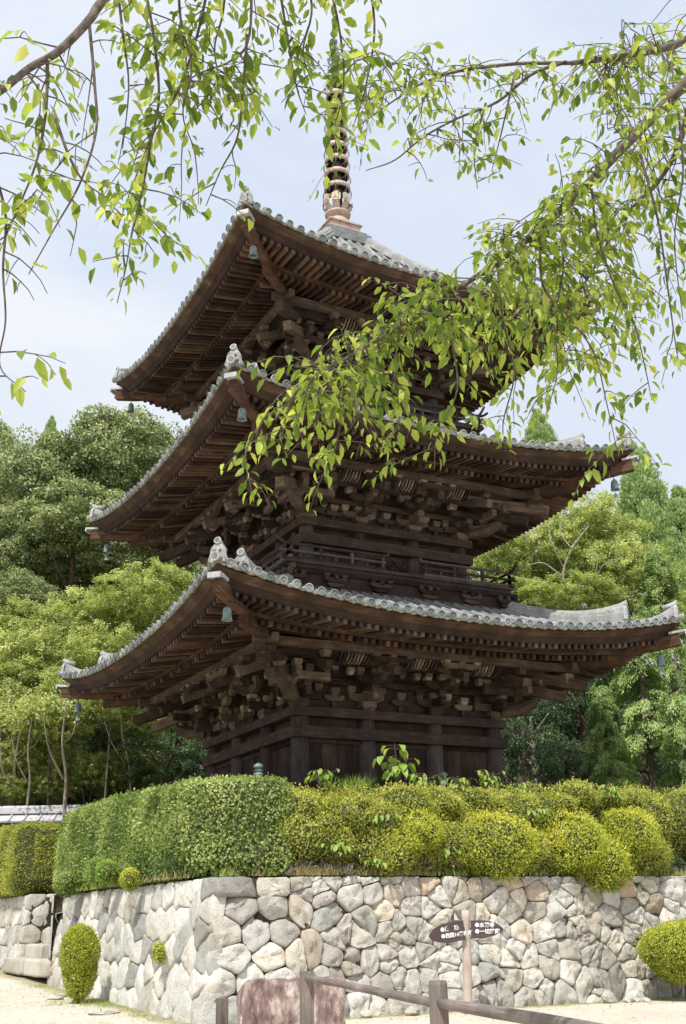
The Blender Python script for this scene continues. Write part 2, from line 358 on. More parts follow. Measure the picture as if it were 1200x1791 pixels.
# ------------------------------------------------------------------ stone walls
def clip(poly, p, n):
    out = []
    for i in range(len(poly)):
        a, b = poly[i], poly[(i+1) % len(poly)]; da, db = np.dot(a-p, n), np.dot(b-p, n)
        if da <= 0: out.append(a)
        if (da < 0 < db) or (db < 0 < da): out.append(a+(b-a)*da/(da-db))
    return out
def stone_face(name, seeds, L, H, org, au, av, an, parent, rough=1., u0=0., hueb=0., lo=None, hi=None):
    """seeds (n,2) in (u,v); plane axes au, av, outward an"""
    seeds = np.asarray(seeds, float); mb = MB(); hues = []
    for i, c in enumerate(seeds):
        poly = [V(u0, -.15), V(L, -.15), V(L, H), V(u0, H)]
        dd = np.linalg.norm(seeds-c, axis=1); idx = np.argsort(dd)[1:18]
        for j in idx:
            o = seeds[j]; poly = clip(poly, (c+o)/2, o-c)
            if len(poly) < 3: break
        if lo is not None and len(poly) > 2: poly = clip(poly, V(lo, 0), V(-1, BAT))
        if hi is not None and len(poly) > 2: poly = clip(poly, V(hi, 0), V(1, BAT))
        if len(poly) < 3: continue
        poly = np.array(poly); cen = poly.mean(0)
        for k in range(2 if rough > 1 else 1):      # chaikin with small cut
            q = []
            cut = .07 if k == 0 else .2
            for a in range(len(poly)):
                p0, p1 = poly[a], poly[(a+1) % len(poly)]; q += [p0+(p1-p0)*cut, p0+(p1-p0)*(1-cut)]
            poly = np.array(q)
        seg = np.linalg.norm(np.roll(poly, -1, 0)-poly, axis=1); cum = np.concatenate([[0], np.cumsum(seg)])
        M = 22; tt = np.linspace(0, cum[-1], M, endpoint=False); pc = np.vstack([poly, poly[:1]])
        ring = np.stack([np.interp(tt, cum, pc[:, 0]), np.interp(tt, cum, pc[:, 1])], 1)
        size = math.sqrt(max(.01, cum[-1]**2/16)); seed3 = R.random(3)*40
        # wobble outline
        for k in range(M):
            w = mnoise.noise(Vector((ring[k][0]*5+seed3[0], ring[k][1]*5, seed3[1])))
            ring[k] = ring[k]+nrm(ring[k]-cen)*w*.016*rough
        tilt = R.normal(size=2)*.13*rough; h0 = R.normal()*.014*rough
        g = .006/max(size, .1)
        cuts = [(nrm(R.normal(size=2)), R.uniform(.05, .35)*size, R.uniform(.08, .24)) for _ in range(4)]
        vs = []; lv = [(1-g*.4, -.16), (1-g, -.024), (1-g-.025, 0.), (1-g-.07, .012), (.76, .018), (.5, .02), (.24, .022)]
        for sc_, dz in lv:
            for k in range(M):
                p = cen+(ring[k]-cen)*sc_; q = p-cen
                nz = mnoise.fractal(Vector((p[0]*6+seed3[0], p[1]*6+seed3[1], seed3[2])), .7, 2.1, 5)
                z = dz*min(1.3, size*2.6)+h0+tilt@q*.7+nz*.06*rough*(1 if dz > 0 else .4)-(min(.05, sum(max(0., q@c_[0]-c_[1])*c_[2] for c_ in cuts)*rough) if dz > -.1 else 0)
                vs.append(org+au*p[0]+av*p[1]+an*z)
        vs.append(org+au*cen[0]+av*cen[1]+an*(.028*min(1.3, size*2.6)+h0))
        K = len(lv); fs = []
        for r_ in range(K-1):
            fs += [(r_*M+k, r_*M+(k+1) % M, (r_+1)*M+(k+1) % M, (r_+1)*M+k) for k in range(M)]
        fs += [((K-1)*M+k, (K-1)*M+(k+1) % M, K*M) for k in range(M)]
        mb.add(vs, fs, 0, float(np.clip(R.normal(.55, .27), 0, 1)), None, True)
        hv = float(np.clip(R.normal(.36+hueb+(.24*math.exp(-((H-c[1])/.45)**2) if hueb > 0 and c[0] > 3.5 else 0), .2), 0, 1)); hues += [hv]*len(fs)
    nst = len(mb.f)
    # joint backing
    ul, uh = (.1, .1+BAT*H) if lo is not None else (0, 0); ur, us_ = (.1, .1+BAT*H) if hi is not None else (0, 0)
    b = [org+au*(u0+ul)+av*(-.3)-an*.085, org+au*(L-ur)+av*(-.3)-an*.085, org+au*(L-us_)+av*(H-.02)-an*.085, org+au*(u0+uh)+av*(H-.02)-an*.085]
    mb.add(b, [(0, 1, 2, 3)], 1, .5); hues.append(.5)
    o = mb.build(name, [STONE, GAP], parent)
    me = o.data; a = me.attributes.new('hue', 'FLOAT', 'FACE'); a.data.foreach_set('value', np.array(hues[:len(me.polygons)], 'f'))
    me.polygons.foreach_set('use_smooth', [True]*len(me.polygons))
    return o
def seeds_grid(L, H, sw, sh, jit, u0=0., v0=0.):
    out = []; v = v0+sh*.5; r = 0
    while v < H+sh*.3:
        u = u0+sw*(.25 if r % 2 else .6)
        while u < L+sw*.3:
            out.append((u+R.normal()*sw*jit, v+R.normal()*sh*jit)); u += sw*(1+R.uniform(-.25, .3))
        v += sh*(1+R.uniform(-.12, .12)); r += 1
    return out
WX, WY, WH = -5.97, -6.12, 2.32   # base corner, height along slope
BAT = .14
rw = empty('retaining_wall', (WX, WY, ZG), 'long dry-laid wall of pale granite boulders below the hedges and the pagoda', 'stone wall')
an = nrm([0, -1, BAT]); av = nrm([0, BAT, 1]); au = V(1, 0, 0); org = V(WX, WY, ZG)
# front: quoins then rubble
sd = []
rows = [.2, .62, 1.02, 1.42, 1.83, 2.16]
for i, v in enumerate(rows):
    w = [.95, .6, .9, .62, .98, .9][i]; u = 0
    for k in range(3):
        ww = w if k == 0 else R.uniform(.42, .6); sd.append((BAT*v+u+ww/2, v+R.normal()*.012)); u += ww
rub = [p for p in seeds_grid(16, WH, .44, .36, .27) if p[0] > 2.0]
rub += [(R.uniform(2.2, 16), R.uniform(.05, WH)) for _ in range(75)]
o1 = stone_face('stone_facing', sd+rub, 16, WH, org, au, av, an, None, 1.1, -.0, .06, lo=0.)
o1.parent = rw; o1.location = (-WX, -WY, -ZG)
# left face: along +Y, stops at the steps
an2 = nrm([-1, 0, BAT]); av2 = nrm([BAT, 0, 1]); au2 = V(0, -1, 0)
LL = 10.6; org2 = V(WX, WY+LL, ZG)
sd = []
for i, v in enumerate(rows):
    w = [.6, .95, .6, .95, .6, .7][i]; u = LL
    for k in range(2):
        ww = w if k == 0 else R.uniform(.4, .7); sd.append((-BAT*v+u-ww/2, v)); u -= ww
sd += [p for p in seeds_grid(LL-1.7, WH, .58, .46, .2) if p[0] < LL-1.6]
o2 = stone_face('stone_facing', sd, LL, WH, org2, au2, av2, an2, None, .6, 0, -.06, hi=LL)
o2.parent = rw; o2.location = (-WX, -WY, -ZG)
# far return of steps and the wall beyond
YS = WY+LL   # start of step opening
rw2 = empty('retaining_wall', (WX, YS+3.8, ZG), 'shaded granite block wall beyond the stone steps under the yellow-green box hedge', 'stone wall')
YF = YS+3.85
org3 = V(WX+.05, YF+5.2, ZG+.1)
o3 = stone_face('stone_facing', seeds_grid(5.2, WH, .55, .5, .13), 5.2, WH+.0, org3, au2, av2, an2, None, .5, 0, -.1, hi=5.2); o3.parent = rw2; o3.location = (-WX, -YS-3.8, -ZG)
org4 = V(WX+.05, YF, ZG+.1)
o4 = stone_face('stone_facing', seeds_grid(3.2, WH, .62, .5, .15), 3.2, WH, org4, V(1, 0, 0), V(0, .03, 1), V(0, -1, .03), None, .5, 0, -.18, lo=0.); o4.parent = rw2; o4.location = (-WX, -YS-3.8, -ZG)
# near side return hidden from camera
o5 = stone_face('stone_facing', seeds_grid(3., WH, .7, .5, .12), 3., WH, V(WX+3.05, YS, ZG), V(-1, 0, 0), V(0, -.03, 1), V(0, 1, .03), None, .5, 0, -.1); o5.parent = rw; o5.location = (-WX, -WY, -ZG)
# terrace piece behind the steps
# steps
st = empty('stone_steps', (WX, YS+1.9, ZG), 'worn granite steps climbing between the two retaining walls', 'steps')
def slab(mb, c, sx, sy, sz, seed=0, sub=6, amp=.02, mi=0, tone=None):
    """rough-edged block"""
    n = sub; vs = []; idx = {}; fs = []
    def vid(i, j, k):
        key = (i, j, k)
        if key not in idx:
            p = V((i/n-.5), (j/n-.5), (k/n-.5)); e = sum(abs(abs(q)-.5) < 1e-6 for q in p)
            p = p*(1-.035*(e >= 2)-.02*(e == 3)); P = V(c[0]+p[0]*sx, c[1]+p[1]*sy, c[2]+p[2]*sz)
            dd = mnoise.noise_vector(Vector((P[0]*3+seed, P[1]*3, P[2]*3)))
            idx[key] = len(vs); vs.append(P+V(*dd)*amp)
        return idx[key]
    for a in range(n):
        for b in range(n):
            for w, (f) in enumerate([lambda a, b, e: (a, b, e), lambda a, b, e: (a, e, b), lambda a, b, e: (e, a, b)]):
                for e in (0, n):
                    q = [vid(*f(a, b, e)), vid(*f(a+1, b, e)), vid(*f(a+1, b+1, e)), vid(*f(a, b+1, e))]
                    if (e == 0) ^ (w == 1): q = q[::-1]
                    fs.append(q)
    mb.add(vs, fs, mi, tone, None, True)
def addhue(o, v=.5):
    a = o.data.attributes.new('hue', 'FLOAT', 'FACE'); a.data.foreach_set('value', np.full(len(o.data.polygons), v, 'f'))
for i in range(5):
    mb = MB(); z = ZG+.8+.33*i
    wdt = 4.7 if i == 0 else 3.8
    for k in range(2):
        slab(mb, (WX+.22+.42*i, YS+1.92+.2*(i == 0)+(k-.5)*wdt/2, z-.19), .6, wdt/2-.012, .40, i*7+k, 7, .022)
    o = mb.build('step', STONE, st); o.location = (-WX, -YS-1.9, -ZG); addhue(o, .6)
# ------------------------------------------------------------------ stone slab lying before the wall
def world_child(o, par):
    o.parent = par; o.location = [-q for q in par.location]
P1 = onp(512, 1770, 1, -7.3); mb = MB()
base = at(512, 1760, 15.3)
slab(mb, (0, 0, .42), 1.38, .42, 1.0, 3, 16, .085)
o = mb.build('stone_block', RED); o.location = (base[0], base[1], ZG-.1); o.rotation_euler = (0, 0, RAD(-20))
tag(o, 'large purple-brown rock slab standing before the corner of the stone wall', 'rock')

# =================================================================== PAGODA
pag = empty('pagoda', (0, 0, -.6), 'three-storey dark wooden temple pagoda with grey tiled roofs and a bronze spire', 'pagoda')
PL = (0, 0, -.6)
def pc(mb, name, mats, parent=None):
    o = mb.build(name, mats); 
    o.parent = parent or pag
    o.location = (0, 0, .6) if (parent is None) else (0, 0, 0)
    return o
def rotk(vs, k):
    vs = np.array(vs, float)
    for _ in range(k % 4): vs = np.stack([vs[:, 1], -vs[:, 0], vs[:, 2]], 1)
    return vs
class FB(MB):
    """face builder: local (s, n, z) -> rotates by k quarter turns. local x=s, y=-n"""
    def __init__(s, k=0): super().__init__(); s.k = k
    def add(s, vs, *a, **kw): super().add(rotk(vs, s.k), *a, **kw)
def L3(s_, n, z): return (s_, -n, z)

ST = [dict(a=2.5, E=5.75, zE=4.30, lift=.60, zl=2.5, zu=2.91, ni=2.85, zi=5.55, zb=0.1),
      dict(a=2.11, E=5.32, zE=8.70, lift=.60, zl=7.03, zu=7.42, ni=2.45, zi=9.95, zb=5.6),
      dict(a=1.75, E=4.94, zE=12.88, lift=.67, zl=11.22, zu=11.60, ni=.42, zi=16.78, zb=9.9)]
FACES = (0, 1)            # faces the photograph sees: front, left
for si, q in enumerate(ST):
    a, E, zE, lift, zu, zl, ni, zi = q['a'], q['E'], q['zE'], q['lift'], q['zu'], q['zl'], q['ni'], q['zi']
    nin = a
    def LF(s_, n, E=E, lift=lift, a=a):
        t = max(0., (n-a)/(E-a)); return lift*(min(abs(s_), E+.1)/E)**2.3*t
    # -------- lines of the underside, mid heights
    nP = a+1.3                      # purlin
    zPb = zE-.36                    # purlin bottom
    def zbase(n): return zE-.20+ (nP-n)*.25      # bottom of base rafters
    def zfly(n): return zE-.34+(E-.35-n)*.17     # bottom of flying rafters
    # wall core
    mb = MB(); zb = q['zb']-.3
    mb.box((0, 0, (zb+zE+.2)/2), 2*a-.1, 2*a-.1, zE+.2-zb, 0, .5); pc(mb, 'wall', WOOD)
    if si < 2:
        mb = MB(); zz = ST[si+1]['zb']
        mb.box((0, 0, zE+.6), 2*a-.4, 2*a-.4, 1.0, 0, .2); pc(mb, 'core_frame', WOOD)
    # columns
    cs = [-a, -a*.35, a*.35, a]
    pos = [(x, -a) for x in cs]+[(-a, -x) for x in cs[:3]]+[(-a, a)]
    pos = list(dict.fromkeys(pos))
    for (x, y) in pos:
        mb = MB(); r_ = .2 if si == 0 else .17
        mb.tube([(x, y, q['zb']-.2), (x, y, zu-.1)], r_, 20, 0, random.uniform(.35, .8)); pc(mb, 'column', COLW)
    # plank infill between columns, doors in the middle bay
    for k in FACES:
        for b in range(3):
            s0, s1 = cs[b]+.15, cs[b+1]-.15; fb = FB(k); z0, z1 = q['zb']-.1, zl-.2
            if b == 1:
                for half in (0, 1):
                    fb = FB(k); w = (s1-s0)/2; c0 = s0+half*w
                    fb.box(L3(c0+w/2, a-.02, (z0+z1)/2), w-.02, .05, z1-z0, 0, .4)
                    for zz in (z0+.1, (z0+z1)/2, z1-.1): fb.box(L3(c0+w/2, a+.02, zz), w-.03, .05, .09, 0, .7)
                    for xx in (c0+.05, c0+w-.05): fb.box(L3(xx, a+.022, (z0+z1)/2), .08, .055, z1-z0-.02, 0, .65)
                    pc(fb, 'door', WOOD)
                if si > 0:
                    fb = FB(k); hh = .42
                    for i in range(-9, 10):
                        for sg in (-1, 1):
                            x0 = i*.11; p0 = L3(x0-sg*hh/2, a+.08, q['zb']+.75-hh/2+.1); p1 = L3(x0+sg*hh/2, a+.08, q['zb']+.75+hh/2+.1)
                            if abs(p0[0]) < .85 and abs(p1[0]) < .85: fb.beam(p0, p1, .02, .02, (0, -1, 0), 0)
                    pc(fb, 'lattice_panel', WOOD)
            else:
                np_ = 7
                for i in range(np_):
                    w = (s1-s0)/np_; fb.box(L3(s0+w*(i+.5), a-.03+.006*random.random(), (z0+z1)/2), w-.008, .05, z1-z0, 0, random.uniform(.2, .8))
                fb.box(L3((s0+s1)/2, a+.02, z1-.06), s1-s0, .06, .12, 0)
                pc(fb, 'plank_panel', WOOD)
    # veranda of storey 1 / tie beams
    for (zt, nm) in ((zl, 'tie_beam'), (zu, 'tie_beam')):
        for k in range(4):
            fb = FB(k); ext = .243
            hb = (.24 if zt == zl else .19)-.006*(k % 2)
            fb.beam(L3(-a-ext-.0, a+.11, zt-hb/2), L3(a+ext+.0, a+.11, zt-hb/2), .28, hb, mi=0, tone=.55+.1*random.random())
            pc(fb, nm, WOOD)
    # -------- bracket sets
    def masu(fb, s_, n, z, w=.19, h=.15, mi=0):
        # bearing block: lower half tapered
        fb.box(L3(s_, n, z+h*.25), w*.68, w*.68, h*.5, mi, None, 1.42)
        fb.box(L3(s_, n, z+h*.72), w, w, h*.56, mi)
    def arm_s(fb, s_, n, z, half, mi=0, th=.12, hh=.15):
        P = [(-half, hh*.45), (-half*.72, hh*.1), (-half*.5, 0), (half*.5, 0), (half*.72, hh*.1), (half, hh*.45), (half, hh), (-half, hh)]
        fb.prism([(x, y) for x, y in P], L3(s_, n-th/2, z), (1, 0, 0), (0, 0, 1), (0, -1, 0), th, mi)
    def arm_n(fb, s_, n0, n1, z, mi=0, th=.12, hh=.15, dx=0.):
        d = n1-n0; P = [(0, 0), (d*.75, 0), (d*.92, hh*.12), (d, hh*.5), (d, hh), (0, hh)]
        fb.prism(P, L3(s_-th/2, n0, z), (0, -1, 0), (0, 0, 1), (1, 0, 0), th, mi)
    T = (zPb-zu)/3.0
    hA, hM = T*.52, T*.46
    for k in FACES:
        for ci, s_ in enumerate(cs):
            if abs(s_) >= a-.01: continue
            fb = FB(k)
            masu(fb, s_, a+.05, zu, .34, .2*T/.32)
            z = zu+.2*T/.32
            z1 = zu+.62*T
            for t in range(2):
                n = a+.43*t
                zz = z1+T*t
                arm_s(fb, s_, n+.03, zz, .44, 0, .13, hA)
                arm_n(fb, s_, a-.1, a+.43*(t+1)+.1, zz, 0, .13, hA)
                for m_ in (-.38, 0, .38): masu(fb, s_+m_, n+.03, zz+hA, .185, hM, 1 if random.random() < .35 else 0)
                masu(fb, s_, a+.43*(t+1), zz+hA, .185, hM, 1 if random.random() < .3 else 0)
            arm_s(fb, s_, a+.86, z1+T+hA+hM-.02, .44, 0, .13, hA)
            # tail rafter sloping out
            fb.beam(L3(s_, a-.1, zPb+.24), L3(s_, a+1.48, zPb-.36), .15, .19, end=0)
            masu(fb, s_, nP-.02, zPb-.32, .19, .15)
            arm_s(fb, s_, nP, zPb-.17, .46, 0, .13, .12)
            for m_ in (-.4, 0, .4): masu(fb, s_+m_, nP, zPb-.07, .16, .07, 1)
            pc(fb, 'bracket_set', [BRKT, PALE])
    # corner bracket sets: near, right, left
    for kk in (0, 1, 3):       # corner at s=-a of face kk (k=0 near; k=1 -> left; k=3 -> right)
        fb = FB(kk)
        masu(fb, -a-.03, a+.03, zu, .36, .2)
        z1 = zu+.62*T
        for t in range(3):
            zz = z1+T*t*.92; o_ = .43*(t+1)
            if t < 2:
                for dirn in (0, 1):
                    # arms along both faces projecting past the corner
                    if dirn == 0: 
                        fb.beam(L3(-a-o_-.12, a+.03+.43*t*1, zz+hA/2), L3(-a+.5, a+.03+.43*t, zz+hA/2), .13, hA)
                        for m_ in (-a-o_, -a-.0, -a+.42): masu(fb, m_, a+.03+.43*t, zz+hA, .185, hM, 1 if random.random() < .35 else 0)
                    else:
                        fb.beam(L3(-a-.03-.43*t, a+o_+.12, zz+hA/2), L3(-a-.03-.43*t, a-.5, zz+hA/2), .13, hA*.98)
                        for m_ in (a+o_, a-.42): masu(fb, -a-.03-.43*t, m_, zz+hA, .185, hM)
                fb.beam(L3(-a+.2, a-.2, zz+hA/2), L3(-a-o_-.1, a+o_+.1, zz+hA/2), .17, hA*1.02)
                masu(fb, -a-o_, a+o_, zz+hA, .24, hM)
        # two stacked diagonal tail rafters
        fb.beam(L3(-a+.3, a-.3, zPb+.3), L3(-a-1.62, a+1.62, zPb-.38), .2, .24)
        fb.beam(L3(-a+.3, a-.3, zPb+.02), L3(-a-1.25, a+1.25, zPb-.60), .2, .22)
        masu(fb, -a-1.3, a+1.3, zPb-.26, .24, .2)
        # side tail rafters next to the corner
        for sgn in (0, 1):
            p = (lambda s_, n, z: L3(s_, n, z)) if sgn == 0 else (lambda s_, n, z: L3(-n, -s_, z))
            fb.beam(p(-a, a-.1, zPb+.23), p(-a, a+1.46, zPb-.37), .15, .19)
            masu(fb, *((-a, nP) if sgn == 0 else (-nP, a)), zPb-.17, .19, .15)
        # carved beast-head block under the corner
        fb.tube([L3(-a-.2, a+.2, zu+.18), L3(-a-.5, a+.5, zu+.22), L3(-a-.72, a+.72, zu+.34), L3(-a-.8, a+.8, zu+.5)], [.12, .15, .12, .05], 7, 0, .6, True, False)
        pc(fb, 'bracket_set', [BRKT, PALE])
    # continuous bearers, struts between columns, curved cove ribs
    for k in FACES:
        fb = FB(k)
        for t in range(3):
            n = a+.03+.43*t; zz = zu+.62*T+T*(t+1)-.0
            if t < 2: fb.beam(L3(-n-.1, n, zz+hA*.42), L3(n+.1, n, zz+hA*.42), .105, hA*.8)
            else: fb.beam(L3(-n-.1, n, zPb-.02), L3(n+.1, n, zPb-.02), .12, .12)
        # intermediate struts with a block
        for b in range(3):
            c = (cs[b]+cs[b+1])/2
            fb.box(L3(c, a+.04, zu+.2*T/.32*.9), .10, .06, .34*T/.32, 0, .3, .8)
            arm_s(fb, c, a+.05, zu+.62*T-.02, .24, 0, .09, hA*.7)
            masu(fb, c, a+.05, zu+.62*T+hA*.6, .2, hM, 1)
            for m_ in (-.2, .2): masu(fb, c+m_, a+.48, zu+.62*T+T+hA*.9, .15, hM, 1 if m_ > 0 else 0)
        pc(fb, 'bracket_bearer', [BRKT, PALE])
        for b in range(3):
            fb = FB(k); c = (cs[b]+cs[b+1])/2
            for i in range(-4, 5):
                x = c+i*.085
                pts = [L3(x, a+.9, zPb-.16), L3(x, a+1.02, zPb-.12), L3(x, a+1.14, zPb+.0), L3(x, a+1.22, zPb+.14)]
                for j in range(3): fb.beam(pts[j], pts[j+1], .035, .05, mi=(1 if abs(i) < 3 else 0))
            pc(fb, 'cove_rib', [WOOD, PALE])
        fb = FB(k)   # cove board behind ribs and ceiling
        zc = zPb+.12
        fb.add([L3(-nP, nP, zc+.05), L3(nP, nP, zc+.05), L3(a+.8, a+.8, zPb-.1), L3(-a-.8, a+.8, zPb-.1)], [(0, 1, 2, 3)], 0, .3)
        pc(fb, 'cove_board', WOOD)
    for k in range(4):
        fb = FB(k); fb.beam(L3(-nP-.35, nP, zPb+.08), L3(nP+.35, nP, zPb+.08), .15, .17 if k % 2 else .172, tone=.6); pc(fb, 'eave_purlin', BRKT)
    # -------- rafters
    for k in range(4):
        fb = FB(k); sp = .178; half = E-.42; nr = int(half/sp)
        for i in range(-nr, nr+1):
            s_ = i*sp
            # flying rafter
            n1 = E-.35; n0 = max(E-1.32, abs(s_))
            if n1-n0 > .06:
                z1 = zfly(n1)+LF(s_, n1)+.05; z0 = zfly(n0)+LF(s_, n0)+.05
                fb.beam(L3(s_, n1, z1), L3(s_, n0, z0), .082, .10, mi=0, end=1)
            n1 = E-1.16; n0 = max(a, abs(s_))
            if n1-n0 > .06:
                nm_ = max(n0, nP)
                zA = zbase(n1)+LF(s_, n1)+.055; zB = zbase(n0)+LF(s_, n0)+.055
                if abs(s_) > nP: zB = zbase(n0)+LF(s_, n0)+.055
                fb.beam(L3(s_, n1, zA), L3(s_, n0, zB), .09, .11, mi=0, end=0)
        pc(fb, 'rafter_rows', [RAFT, REND])
        # boards: sheathing above both tiers, kioi, kayaoi, urago
        fb = FB(k); N = 48
        def strip(pa, pb, mi, flip=False):
            """pa,pb: (n, zfun) ; clipped at hip"""
            vs = []; uv = []
            for i in range(N+1):
                for (n, zf) in (pa, pb):
                    s_ = (-1+2*i/N)*n; vs.append(L3(s_, n, zf+LF(s_, n))); uv.append((s_*.6, n*1.0+zf))
            fs = [(2*i, 2*i+2, 2*i+3, 2*i+1) for i in range(N)]
            fb.add(vs, fs, mi, .5, np.array(uv))
        def ring(pts, mi):
            for j in range(len(pts)): strip(pts[j], pts[(j+1) % len(pts)], mi)
        zf1 = zfly(E-.35)+.105; zk = zfly(E-1.2)+.105
        strip((E-.30, zf1), (E-1.3, zfly(E-1.3)+.105), 0)                 # boarding over flying rafters
        strip((E-1.1, zbase(E-1.1)+.115), (a-.05, zbase(a-.05)+.115), 0)       # boarding over base rafters
        zb0 = zbase(E-1.16)+.11
        ring([(E-1.10, zb0), (E-1.10, zb0+.13), (E-1.24, zb0+.15), (E-1.24, zb0+.02)], 0)    # kioi
        ring([(E-.29, zf1-.015), (E-.20, zE-.10), (E-.34, zE-.06), (E-.42, zf1)], 1)                  # kayaoi
        ring([(E-.23, zE-.125), (E-.045, zE-.035), (E-.06, zE-.0), (E-.3, zE-.03)], 0)         # urago
        pc(fb, 'eave_board', [FASC, DKW])
    # hip rafters with white cap, visible corners
    for kk in (0, 1, 3):
        fb = FB(kk)
        def hp(n, z): return L3(-n, n, z)
        pts = [hp(n, zfly(n)+LF(n, n)+.00) for n in (E-.08, E-.5, E-1.0, E-1.5)]
        for j in range(3): fb.beam(pts[j], pts[j+1], .2, .26, tone=.7)
        pts = [hp(n, zbase(n)+LF(n, n)-.03) for n in (E-.98, E-1.5, E-2.2, a)]
        for j in range(3): fb.beam(pts[j], pts[j+1], .21, .24, tone=.6)
        hr = pc(fb, 'hip_rafter', RAFT)
        fb = FB(kk); n = E-.05
        z = zfly(n)+LF(n, n)+.17
        fb.beam(hp(n+.06, z+.005), hp(n-.2, z-.04), .27, .05); fb.beam(hp(n+.085, z-.025), hp(n+.055, z-.03), .27, .11)
        pc(fb, 'rafter_cap', WHITEW, hr)
    # -------- tiled roof
    def prof(n):
        t = np.clip((n-ni)/(E-ni), 0, 1); 
        p_ = 1.28 if si < 2 else 1.5
        return zE+.07+(zi-zE-.07)*(1-t)**p_
    def rz(s_, n):
        t = max(0., (n-ni)/(E-ni)); return prof(n)+lift*(min(abs(s_), E+.1)/E)**2.3*t**1.6
    roof = empty('roof', (0, 0, 0), None, None); roof.parent = pag; roof.location = (0, 0, .6)
    sp = .272
    for k in range(4):
        fb = FB(k); nt_ = int((E-.02)/sp); rows = 10
        # pan tiles
        cols = []
        xs = np.arange(-(nt_+.5), nt_+.51, .25)*sp; xs = np.concatenate([[-E], xs[np.abs(xs) < E], [E]])
        vs = []; uv = []
        for x in xs:
            n0 = max(abs(x), ni); ph = (x/sp) % 1; sag = -.035*math.sin(math.pi*ph)**2 if abs(x) < E else 0
            for r_ in range(rows+1):
                n = n0+(E-n0)*r_/rows; vs.append(L3(x, n, rz(x, n)+sag)); uv.append((x, n))
            vs.append(L3(x, E-.01, rz(x, E)+sag-.05)); uv.append((x, E+.1))
            vs.append(L3(x, E-.3, rz(x, E)+sag-.05+.04)); uv.append((x, E+.2))
        M = rows+3; fs = []; ms = []
        for i in range(len(xs)-1):
            for r_ in range(M-1): fs.append((i*M+r_, (i+1)*M+r_, (i+1)*M+r_+1, i*M+r_+1)[::-1]); ms.append(0 if r_ < rows else 2)
        fb.add(vs, fs, ms, .55, np.array(uv))
        # round cover tiles with end discs
        for i in range(-nt_, nt_+1):
            x = i*sp; n0 = max(abs(x), ni); n1 = E+.03+random.uniform(-.022, .018)
            if n1-n0 < .08: continue
            L = n1-n0; steps = max(2, int(L/.3)); vs = []; uv = []; rr = .078; tn = random.uniform(.0, 1.)
            for j in range(steps+1):
                n = n0+L*j/steps; z = rz(x, min(n, E))-.01
                for aa in range(7):
                    an_ = math.pi*aa/6; vs.append(L3(x+rr*math.cos(an_), n, z+rr*math.sin(an_)*1.05)); uv.append((n, an_*.1))
            fs = [(j*7+b, j*7+b+1, (j+1)*7+b+1, (j+1)*7+b) for j in range(steps) for b in range(6)]
            fb.add(vs, fs, 0, tn, np.array(uv), True)
            z = rz(x, E)+.018+random.uniform(-.008, .008); c = L3(x, n1, z)
            # disc: rim, recess, boss
            seg = 14; vs = []
            for (r2, dn) in ((.088, -.05), (.088, .0), (.07, .004), (.066, -.014), (.028, -.014), (.024, -.004)):
                for j in range(seg):
                    an_ = 2*math.pi*j/seg; vs.append((c[0]+r2*math.cos(an_), c[1]-dn, c[2]+r2*math.sin(an_)))
            vs.append((c[0], c[1]+.004, c[2]))
            fs = []; ms = []
            for r_ in range(5):
                fs += [(r_*seg+j, r_*seg+(j+1) % seg, (r_+1)*seg+(j+1) % seg, (r_+1)*seg+j) for j in range(seg)]; ms += [0 if r_ < 2 else 1]*seg
            fs += [(5*seg+j, 5*seg+(j+1) % seg, 6*seg) for j in range(seg)]; ms += [1]*seg
            fb.add(vs, fs, ms, tn, None)
        pc(fb, 'roof_slope', [TILE, TILED, TILEM], roof)
    # hip ridges
    def ridge(kk, nA, nB, hh, ww, cap):
        fb = FB(kk); dg = nrm([-1, -1, 0]); sd_ = nrm([1, -1, 0]); N = 16; vs = []
        cross = [(-ww/2, 0), (-ww/2, hh*.25), (-ww*.42, hh*.3), (-ww*.42, hh*.6), (-ww*.32, hh*.65), (-ww*.3, hh*.8), (-ww*.12, hh), (ww*.12, hh), (ww*.3, hh*.8), (ww*.32, hh*.65), (ww*.42, hh*.6), (ww*.42, hh*.3), (ww/2, hh*.25), (ww/2, 0)]
        for i in range(N+1):
            t = i/N; n = nA+(nB-nA)*t; zz = rz(n, n)-.06; up = 1+1.0*max(0, (t-.25)/.75)**2.2 if cap else 1
            for (u_, v_) in cross: vs.append(V(*L3(-n, n, zz))+sd_*u_+V(0, 0, 1)*v_*up)
        M = len(cross); fs = [(i*M+j, i*M+j+1, (i+1)*M+j+1, (i+1)*M+j) for i in range(N) for j in range(M-1)]+[tuple(range(N*M, N*M+M)), tuple(range(M))[::-1]]
        fb.add(vs, fs, 0, .6); 
        # horizontal tile courses
        rd = pc(fb, 'hip_ridge', TILEW, roof)
        if cap:
            fb = FB(kk); n = nB; zz = rz(n, n)-.04+(.16 if cap > 1.02 else .03); f = V(-1, -1, 0)/math.sqrt(2)
            o_ = V(*L3(-n, n, zz)); sc = cap*.9
            P = [(-.2, 0), (.2, 0), (.235, .06), (.19, .15), (.17, .3), (.13, .37), (.07, .43), (-.07, .43), (-.13, .37), (-.17, .3), (-.19, .15), (-.235, .06)]
            fb.prism([(x*sc, y*sc) for x, y in P], o_+f*.0, sd_, (0, 0, 1), f, .09*sc, 0, .8, .015)
            # brow, eyes, snout, side pearls
            for x in (-.06, .06): fb.tube([o_+f*.08*sc+sd_*x*sc+V(0, 0, .27*sc), o_+f*.13*sc+sd_*x*sc+V(0, 0, .265*sc)], [.042*sc, .02*sc], 8, 1, .3)
            fb.tube([o_+f*.08*sc+V(0, 0, .17*sc), o_+f*.15*sc+V(0, 0, .15*sc)], [.055*sc, .03*sc], 8, 1, .4)
